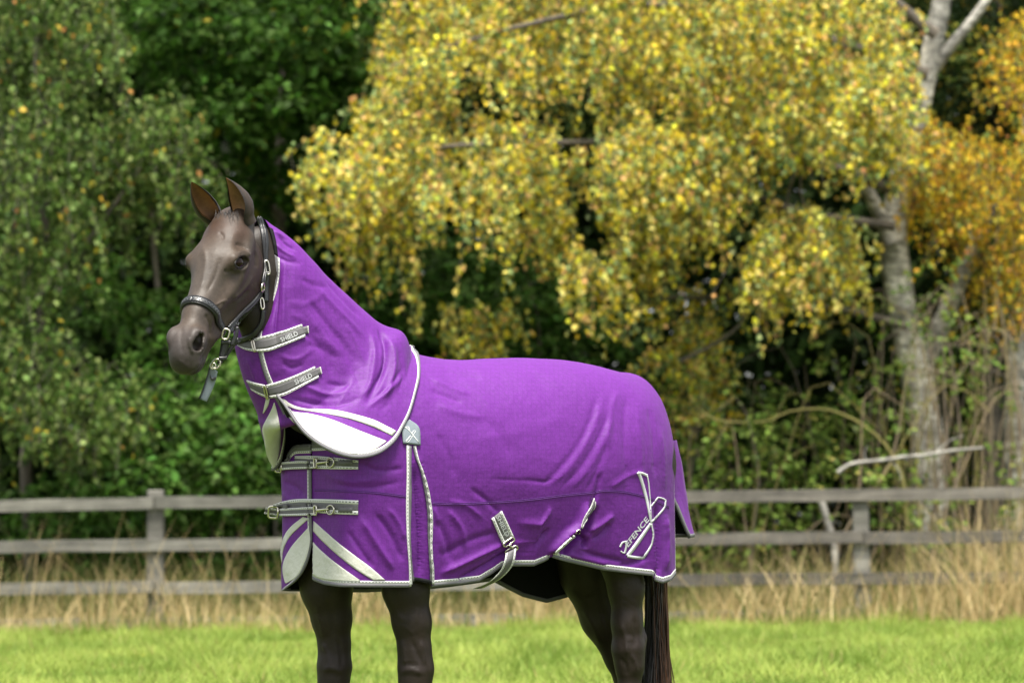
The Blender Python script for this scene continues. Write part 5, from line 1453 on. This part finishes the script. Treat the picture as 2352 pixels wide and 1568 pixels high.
def horse():
    root = thing('horse', 'dark brown bay horse standing side on with its head turned to the viewer', 'horse', hp(-.35, 0, 0))
    HV, HF = sample_sdf(head_sdf, (-.08, -.16, -.31), (.68, .16, .06), .0045)
    # coat colour of the face
    x, y, z = HV.T
    base = np.tile(np.array([.045, .035, .027]), (len(HV), 1))
    def mixc(c, w):
        nonlocal base
        base = base * (1 - w[:, None]) + np.array(c) * w[:, None]
    mixc((0.0250, 0.0150, 0.0090), smooth01((-z - .10) / .07) * smooth01((.42 - x) / .1))          # browner cheeks
    mixc((0.0500, 0.0425, 0.0360), np.exp(-((x - .33) / .12) ** 2) * smooth01((z + .075) / .03))   # pale nasal bone
    mixc((0.0360, 0.0220, 0.0150), np.exp(-((x - .09) / .06) ** 2) * smooth01((z + .06) / .03))    # forehead
    mixc((0.0440, 0.0385, 0.0365), smooth01((x - .49) / .06))                                       # grey muzzle
    mixc((0.0150, 0.0130, 0.0120), smooth01((x - .58) / .03) * .30)
    ne = np.abs(y); de = np.linalg.norm(np.c_[x, ne, z] - (EYE + [0, .015, 0]), axis=1)
    mixc((0.0500, 0.0350, 0.0225), np.exp(-((de - .045) / .018) ** 2) * .5 * smooth01((z + .06) / .03))
    mixc((0.0110, 0.0090, 0.0080), np.exp(-(de / .031) ** 2) * .85)
    stk = fbm(HV * np.array([.5, 1.6, 1.6]), 41, 26.0); mixc((0.0275, 0.0260, 0.0260), smooth01((stk - .1) / .5) * .45 * smooth01((z + .12) / .05)); mixc((0.0200, 0.0130, 0.0090), smooth01((-stk - .15) / .5) * .35)
    dn = np.linalg.norm((np.c_[x, ne, z] - np.array([.552, .050, -.066])) / np.array([1, 1, 1.4]), axis=1)
    mixc((0.0060, 0.0050, 0.0050), np.exp(-(dn / .020) ** 2))
    mixc((0.0100, 0.0070, 0.0050), smooth01((-.0 - x) / .06))
    FACE_LINES = [  # veins, ridges and hollows of the face
        (z1([(365, 888), (410, 872), (440, 855), (472, 860)]), 2.2, .0035), (z1([(440, 855), (462, 845), (480, 858)]), 2.4, .003), (z1([(500, 850), (560, 800), (610, 740), (640, 680)]), 7, .004),
        (z1([(490, 880), (560, 830), (620, 770)]), 7, -.004), (z1([(520, 480), (570, 490), (620, 520)]), 7, -.005), (z1([(545, 528), (590, 530), (630, 560)]), 5, .005), (z1([(640, 520), (665, 570), (660, 640)]), 7, -.005),
        (z1([(420, 400), (440, 420), (450, 450)]), 5, -.003), (z1([(300, 460), (330, 560), (320, 700), (290, 800)]), 9, .003), (z1([(430, 560), (400, 680), (340, 800)]), 9, -.003), (z1([(640, 330), (660, 400), (672, 460)]), 3, -.003),
        (z1([(510, 640), (480, 660), (450, 650)]), 5, -.003), (z1([(330, 930), (360, 1000), (370, 1090)]), 8, -.005), (z1([(225, 1080), (230, 1140), (250, 1200)]), 5, .004), (z1([(180, 1010), (170, 1100), (180, 1200)]), 9, -.003),
        (z1([(385, 1165), (350, 1230), (300, 1290), (220, 1325)]), 3, -.004), (z1([(360, 1190), (370, 1160)]), 3, -.003), (z1([(270, 1030), (310, 1070), (318, 1140), (300, 1200)]), 4, .005), (z1([(150, 1225), (240, 1290), (330, 1230)]), 8, .002)]
    base = base * np.array([1.16, 1.06, .98])
    HW = hw(HV)
    fa = HW[HF]; fnn = np.cross(fa[:, 2] - fa[:, 0], fa[:, 3] - fa[:, 1]); vn = np.zeros_like(HW)
    for c_ in range(4): np.add.at(vn, HF[:, c_], fnn)
    vn = unit(vn)
    if (vn * (HW - hw((.3, 0, -.1)))).sum(1).mean() < 0: vn = -vn
    HW = apply_folds(HW, vn, FACE_LINES)
    UV_, UF_ = sample_sdf(body_sdf, (-1.25, -.36, .86), (.85, .36, 2.12), .016)
    LV_, LF_ = sample_sdf(body_sdf, (-1.28, -.30, .03), (.62, .30, .89), .0085)
    BV, BF = np.vstack([UV_, LV_]), np.vstack([UF_, LF_ + len(UV_)])
    bc = np.tile(np.array([.030, .021, .015]), (len(BV), 1))
    w = smooth01((BV[:, 2] - .55) / .5)[:, None]
    bc = np.array([.0150, .0092, .0060]) * (1 - w) + np.array([.018, .012, .008]) * w
    # neck and head join inside the cover: one body mesh
    z5 = zz(612.5, 1286.2, .4269)
    LEG_LINES = [(z5(p_), w_, d_) for p_, w_, d_ in (
        ([(815, 190), (805, 260), (800, 340)], 3, .004), ([(700, 330), (760, 370), (800, 400)], 3, .003), ([(780, 430), (820, 520), (850, 590)], 6, -.006), ([(730, 420), (740, 500), (745, 580)], 7, .005), ([(830, 430), (845, 500), (850, 560)], 5, .005),
        ([(680, 200), (700, 280), (740, 330)], 8, .004), ([(720, 600), (780, 590), (840, 610)], 7, .005), ([(720, 560), (770, 560), (830, 570)], 6, -.004),
        ([(260, 290), (300, 325), (340, 330)], 3, .003), ([(330, 200), (350, 300), (360, 400)], 8, -.005), ([(300, 440), (330, 520), (340, 600)], 6, .005), ([(380, 420), (400, 500), (405, 580)], 6, -.005), ([(300, 590), (350, 580), (410, 600)], 7, .005), ([(270, 220), (290, 320), (310, 420)], 8, .004),
        ([(1890, 175), (1940, 200), (1995, 250)], 2.5, .004), ([(1905, 215), (1945, 235), (1985, 262)], 2.5, .004), ([(1900, 245), (1930, 255)], 2.5, .003), ([(1930, 430), (1960, 420), (1990, 445)], 3, .004), ([(1900, 330), (1930, 420), (1940, 520)], 7, .005), ([(1980, 300), (1985, 400), (1975, 470)], 7, -.006), ([(1900, 520), (1930, 560), (1940, 620)], 6, -.005), ([(1960, 500), (1985, 560), (1980, 620)], 6, .005),
        ([(1700, 250), (1760, 350), (1800, 460)], 10, .006), ([(1650, 150), (1720, 200), (1770, 180)], 7, -.004), ([(1800, 250), (1840, 380), (1850, 500)], 8, -.006))]
    BW = hp(BV[:, 0], BV[:, 1], BV[:, 2])
    fa = BW[BF]; fnn = np.cross(fa[:, 2] - fa[:, 0], fa[:, 3] - fa[:, 1]); vb = np.zeros_like(BW)
    for c_ in range(4): np.add.at(vb, BF[:, c_], fnn)
    vb = unit(vb)
    if (vb[:len(UV_)] * (BW[:len(UV_)] - hp(-.35, 0, 1.15))).sum(1).mean() < 0: vb = -vb
    BW = apply_folds(BW, vb, LEG_LINES)
    V = np.vstack([BW, HW])
    F = np.vstack([BF, HF + len(BV)])
    body = build('body', V, F, M['coat'], root, col=np.vstack([bc, base]))
    # hooves
    for J in LEGS:
        c = np.array(J[-1][0]); rows = []
        for z_, r_, sh in ((.078, .050, -.010), (.04, .060, .0), (.0, .068, .010)):
            a = np.linspace(0, 2 * PI, 14, endpoint=False)
            rows.append(hp(c[0] + sh + np.cos(a) * r_ * 1.1, c[1] + np.sin(a) * r_, np.full(14, z_)))
        Vh = np.vstack(rows)
        build('hoof', Vh, grid_faces(3, 14, True).tolist() + [list(range(14))[::-1], list(range(28, 42))], M['hoof'], root)
    # eyes
    for sgn in (1, -1):
        c = EYE * np.array([1, sgn, 1]) + np.array([0, -sgn * .001, -.001])
        th, ph = np.meshgrid(np.linspace(0, PI, 17), np.linspace(0, 2 * PI, 24, endpoint=False), indexing='ij')
        P = c + np.outer((.036 * np.sin(th) * np.cos(ph)).ravel(), E1).reshape(th.shape + (3,)) + np.outer((.0270 * np.sin(th) * np.sin(ph)).ravel(), E2).reshape(th.shape + (3,)); P[..., 1] += .0240 * np.cos(th)
        eb = build('eye', hw(P.reshape(-1, 3)), grid_faces(17, 24, True), M['eye'], root)
        # lids: dark rims following the almond opening
        def eye_at(ox, oy, oz):
            P_ = c + np.outer(ox, E1) + np.outer(oz, E2); P_[:, 1] += sgn * oy
            return hw(P_)
        a = np.linspace(0, 2 * PI, 40, endpoint=False)
        ox, oz = .0395 * np.cos(a), np.where(np.sin(a) > 0, .0200, .0165) * np.sign(np.sin(a)) * np.abs(np.sin(a)) ** 1.15
        rr_ = .0225 * np.sqrt(np.maximum(1 - (ox / .060) ** 2 - (oz / .032) ** 2, .02)) + .001
        Vt, Ft = torus_geo(eye_at(ox, rr_ - .0005, oz), .0020); build('eyelid', Vt, Ft, M['lidskin'], root)
        up_ = np.linspace(.2, PI - .2, 24)
        ox, oz = .0410 * np.cos(up_), .0235 * np.sin(up_)
        rr_ = .0225 * np.sqrt(np.maximum(1 - (ox / .064) ** 2 - (oz / .040) ** 2, .02)) + .001
        Vt, Ft = tube_geo(eye_at(ox, rr_ - .003, oz), np.interp(np.linspace(0, 1, 24), [0, .5, 1], [.001, .0035, .001]), 8); build('brow_fold', Vt, Ft, M['browskin'], root)
    # ears: rolled leaf shaped shells, open to the front
    for sgn in (1, -1):
        n, m = 22, 18
        b0 = np.array([.020, sgn * .058, -.030])
        tip_dir = EARS[0] if sgn > 0 else EARS[1]
        tp = at(*tip_dir, 11.40)
        ln = np.linalg.norm(tp - hw(b0)) / H_SC
        ax = unit(tp - hw(b0)) @ HA.T
        face = np.array((-.62, -.78, .1) if sgn > 0 else (.22, -.97, .1)) @ HA.T; face -= ax * (face @ ax); face = unit(face)
        side = np.cross(ax, face)
        f = np.linspace(-.16, 1, n)
        wd = np.interp(f, [0, .12, .3, .5, .7, .88, 1], [.032, .038, .041, .036, .025, .012, .001])
        op = np.interp(f, [0, .15, .3, .6, 1], [2.7, 2.45, 2.15, 1.95, 1.5])
        ctr = b0 + np.outer(f * ln, ax) + np.outer(np.sin(np.maximum(f, 0) * PI) * .010, -face) + np.outer((f ** 2) * .012, -sgn * np.array([0, 1.0, 0]))
        Vo, Vi = [], []
        for i in range(n):
            a = np.linspace(-op[i], op[i], m)
            rr = wd[i]
            Vo.append(ctr[i] - np.outer(np.cos(a), face) * rr * .95 + np.outer(np.sin(a), side) * rr)
            Vi.append(ctr[i] - np.outer(np.cos(a), face) * rr * .80 + np.outer(np.sin(a), side) * rr * .86 + face * .001)
        Vo, Vi = np.array(Vo), np.array(Vi)
        F1 = grid_faces(n, m)
        co = np.tile([.040, .029, .023], (n * m, 1)); rim = np.abs(np.linspace(-1, 1, m))[None, :] * np.ones((n, 1))
        dark = smooth01((rim.ravel() - .82) / .12)[:, None] * .8 + smooth01((np.repeat(f, m) - .8) / .15)[:, None] * .6
        co = co * (1 - np.clip(dark, 0, 1)) + np.array([.008, .007, .006]) * np.clip(dark, 0, 1)
        e = build('ear', hw(Vo.reshape(-1, 3)), F1, M['coat'], root, col=co)
        ci = np.tile([.42, .23, .10], (n * m, 1)) * (.35 + .65 * np.clip(rim.ravel()[:, None], 0, 1)) * smooth01((np.repeat(f, m)[:, None] + .25) / .5)
        ci = ci * (1 - smooth01((rim.ravel() - .9) / .08)[:, None] * .8)
        build('inner_ear', hw(Vi.reshape(-1, 3)), F1[:, ::-1].copy(), M['coat'], e, col=ci)
    # hair
    rr = np.random.default_rng(9)
    def hairs(name, starts, dirs, lens, rad, col, droop=.0, segs=7, wave=.01, frame=None):
        V, F, C, o = [], [], [], 0
        for p, d, l, c in zip(starts, dirs, lens, col):
            f = np.linspace(0, 1, segs + 1)
            ph = rr.uniform(0, 6.28)
            P = p + np.outer(f * l, d) + np.outer(-droop * (f * l) ** 2, Zv) + np.outer(np.sin(f * 5 + ph) * wave * f, rr.normal(0, 1, 3))
            w = rad * (1 - .75 * f)
            s_ = unit(np.cross(d, rr.normal(0, 1, 3)))
            b_ = unit(np.cross(d, s_))
            ring = np.stack([P + s_ * w[:, None], P - s_ * w[:, None] * .5 + b_ * w[:, None] * .8, P - s_ * w[:, None] * .5 - b_ * w[:, None] * .8], 1)
            V.append(ring.reshape(-1, 3)); F.append(grid_faces(segs + 1, 3, True) + o); o += 3 * (segs + 1)
            C.append(np.tile(c, (3 * (segs + 1), 1)))
        return build(name, np.vstack(V), np.vstack(F), M['hair'], root, col=np.vstack(C), kind='stuff')
    # tail
    n = 900
    top = np.array([on_t(x, 1250, t) for x, t in zip(rr.uniform(1484, 1530, n), rr.normal(-.01, .03, n))])
    end = np.array([on_t(x, y, t) for x, y, t in zip(1478 + 68 * rr.random(n), rr.uniform(1640, 1790, n), rr.normal(0, .05, n))])
    d = end - top; l = np.linalg.norm(d, axis=1)
    k = smooth01((proj(end)[:, 0] - 1492) / 40) * rr.random(n) ** .7
    hairs('tail', top, d / l[:, None], l, .0032, np.array([.010, .008, .007]) * (1 - k)[:, None] + np.array([.085, .035, .014]) * k[:, None], 0, 8, .012)
    # forelock
    n = 46
    st = np.array([hw((.012 + .02 * rr.random(), rr.normal(0, .022), -.001 + .005 * rr.random())) for _ in range(n)])
    dd = np.array([unit(np.array([.95, rr.normal(.30, .22), -.04])) @ HA for _ in range(n)])
    hairs('forelock', st, dd, rr.uniform(.03, .07, n), .0011, np.array([.02, .017, .016]) * (1 + rr.random((n, 1)) * 1.2), .4, 6, .003)
    # whiskers
    n = 42
    st, dd = [], []
    for _ in range(n):
        q = np.array([rr.uniform(.53, .61), rr.normal(0, .025), -.155 + rr.normal(0, .008)])
        st.append(hw(q)); dd.append(unit(np.array([.5 + rr.normal(0, .3), rr.normal(0, .6) + np.sign(q[1]) * .3, -1.0])) @ HA)
    hairs('whiskers', st, dd, rr.uniform(.03, .08, n), .0006, np.tile([.03, .025, .02], (n, 1)), .5, 5, .004)
    return (V, F)
EARS = ((527, 408), (432, 418))
HB = horse()
SHEAD = Surf((HB[0], HB[1]))

# ------------------------------------------------------------------ headcollar
def headcollar():
    root = thing('headcollar', 'black padded leather headcollar with silver buckles on the horse head', 'headcollar', HEAD0)
    S = SHEAD
    # noseband: a full loop round the nose
    q = z1([(152, 905), (250, 845), (372, 930), (452, 1035)])
    P, N = S.hits(np.array(q))
    Lp = to_head(P)
    nh = np.cross(Lp[1] - Lp[0], Lp[2] - Lp[0]); nh[1] = 0; nh = unit(nh)          # plane square to the head's own axis
    if Lp[3][2] < Lp[1][2] - .02:
        dxz = unit(np.array([Lp[3][0] - Lp[1][0], 0, Lp[3][2] - Lp[1][2]])); nh = np.array([dxz[2], 0, -dxz[0]])
    nrm = nh @ HA; nrm = nrm * np.sign(nrm @ HA[0])
    c = P[1]; ctr = hw((Lp[1][0], 0, -.09)); ctr = ctr - nrm * ((ctr - c) @ nrm)
    e1 = unit(P[1] - ctr); e2 = np.cross(nrm, e1)
    loop, nl = [], []
    for a in np.linspace(0, 2 * PI, 72, endpoint=False):
        d = math.cos(a) * e1 + math.sin(a) * e2
        co, no, i, dist = S.bvh.ray_cast(Vector(ctr + d * .30), Vector(-d), .4)
        if co is None: continue
        loop.append(np.array(co)); nl.append(d)
    loop, nl = np.array(loop), np.array(nl)
    for _ in range(3):
        loop = (np.roll(loop, 1, 0) + 2 * loop + np.roll(loop, -1, 0)) / 4; nl = unit(np.roll(nl, 1, 0) + 2 * nl + np.roll(nl, -1, 0))
    loop = np.vstack([loop, loop[:1]]); nl = np.vstack([nl, nl[:1]])
    I = np.tile(nrm, (len(loop), 1))
    nb = edge_ribbon('noseband', loop, I, nl, -.0155, .0155, M['leather'], root, .001, .006, 5)
    edge_ribbon('padding', loop, I, nl, -.010, .010, M['leather'], nb, .007, .0035, 5)
    k = np.arange(len(loop)); zig = loop + nl * .0115 + I * (.0045 * np.where(k % 2 == 0, 1, -1))[:, None]
    V, F = tube_geo(zig, .0009, 4); build('stitching', V, F, M['stitch'], nb)
    for o_ in (-.0138, .0138):
        V, F = tube_geo(loop + nl * .0075 + I * o_, .0016, 5); build('piping', V, F, M['leather'], nb)
    # cheekpiece
    A = z1([(468, 1022), (560, 922), (640, 845), (690, 785)]); B = z1([(492, 1058), (580, 972), (660, 882), (708, 812)])
    cp = patch('cheekpiece', S, A, B, M['leather'], root, 26, 5, .003, .005)
    patch('padding', S, A, B, M['leather'], cp, 26, 4, .008, .003, .22, .78)
    ca = catmull(A, 22); cb = catmull(B, 22)
    zz_ = [ca[i] + (cb[i] - ca[i]) * (.36 if i % 2 else .64) for i in range(22)]
    P, N = S.hits(np.array(zz_)); V, F = tube_geo(P + smooth_rows(N[:, None])[:, 0] * .0125, .0009, 4); build('stitching', V, F, M['stitch'], cp)
    # crown strap over the poll and its buckled end
    A = z1([(668, 318), (690, 400), (700, 480), (708, 560), (710, 640), (696, 710), (686, 770)]); B = z1([(698, 318), (730, 400), (738, 480), (735, 560), (740, 640), (732, 720), (722, 790)])
    cs = patch('crown_strap', S, A, B, M['leather'], root, 36, 5, .004, .005)
    for f in (.28, .62):
        patch('strap_ridge', S, A, B, M['leather'], cs, 36, 3, .009, .003, f - .1, f + .1)
    patch('strap_end', S, z1([(712, 660), (708, 760), (710, 862)]), z1([(744, 660), (738, 760), (736, 862)]), M['leather'], cs, 16, 4, .010, .004)
    # throat strap
    A = z1([(692, 905), (684, 985), (640, 1050), (590, 1080), (545, 1090)]); B = z1([(720, 915), (708, 1000), (655, 1080), (600, 1110), (550, 1128)])
    patch('throat_strap', S, A, B, M['leather'], root, 26, 4, .004, .007)
    # straps below the jaw: in front of the throat, hanging from the side ring
    dj = float((hw((.40, .04, -.15)) - CAM) @ cf)
    def free(pts, dd=0.0):
        return np.array([CAM + raydir(x, y) * ((dj + dd) / (raydir(x, y) @ cf)) for x, y in z1(pts)])
    def hang(name, A, B, material=None, n=16, th=.006, dd=0.0, parent=None):
        a, b = catmull(free(A, dd), n), catmull(free(B, dd), n)
        f = np.linspace(0, 1, 4)
        P = a[:, None] * (1 - f)[None, :, None] + b[:, None] * f[None, :, None]
        V, F, uv = solid_grid(P, np.tile(-cf, P.shape[:2] + (1,)), 0, th)
        return build(name, V, F, material or M['leather'], parent or root, uv=uv)
    hang('jaw_strap', [(545, 1090), (510, 1120), (478, 1170), (440, 1215)], [(552, 1126), (522, 1150), (490, 1195), (465, 1240)])
    hang('jaw_strap', [(438, 1095), (430, 1160), (418, 1230), (405, 1262)], [(497, 1092), (490, 1130), (470, 1190), (440, 1260)], th=.012, dd=-.012)
    hang('strap_end', [(530, 1022), (520, 1070), (490, 1140)], [(550, 1020), (545, 1080), (520, 1140)], dd=-.02)
    hang('keeper', [(438, 1112), (470, 1108), (498, 1112)], [(438, 1132), (470, 1128), (495, 1134)], dd=-.026, th=.008)
    hang('keeper', [(420, 1215), (450, 1215), (476, 1210)], [(420, 1238), (450, 1236), (472, 1228)], dd=-.026, th=.008)
    tb = hang('lead_tab', [(366, 1272), (345, 1350), (318, 1430), (294, 1490)], [(412, 1312), (396, 1380), (368, 1450), (340, 1508)], M['patch'], dd=-.01, th=.007)
    hang('tab_edge', [(360, 1270), (340, 1350), (312, 1430), (288, 1490)], [(367, 1272), (346, 1350), (319, 1430), (295, 1490)], dd=-.012, th=.010, parent=tb)
    hang('tab_loop', [(365, 1330), (375, 1352), (400, 1345)], [(362, 1350), (378, 1372), (403, 1362)], dd=-.02, th=.005, parent=tb)
    def ringf(name, c, rx, ry, ang, rad, dd=-.02, sq=2.0, on=False):
        a = np.linspace(0, 2 * PI, 16, endpoint=False)
        x = np.sign(np.cos(a)) * np.abs(np.cos(a)) ** (2 / sq) * rx; y = np.sign(np.sin(a)) * np.abs(np.sin(a)) ** (2 / sq) * ry
        pts = [(c[0] + p * math.cos(ang) - q_ * math.sin(ang), c[1] + p * math.sin(ang) + q_ * math.cos(ang)) for p, q_ in zip(x, y)]
        if on:
            P, N = S.hits(np.array(z1(pts))); P = P + unit(N.mean(0)) * .013
        else: P = free(pts, dd)
        V, F = torus_geo(P, rad); build(name, V, F, M['metal'], root)
    ringf('buckle', (731, 635), 13, 46, -.15, .0036, on=True, sq=3)
    ringf('ring', (683, 760), 9, 28, .1, .0034, on=True)
    ringf('snap_hook', (695, 872), 11, 36, -.12, .0036, on=True, sq=3)
    ringf('ring', (464, 1068), 22, 34, .25, .0038, dd=-.035, sq=3.5)
    ringf('ring', (402, 1262), 24, 34, .5, .0036, dd=-.03)
    ringf('ring', (382, 1275), 16, 20, .3, .003, dd=-.03)
headcollar()
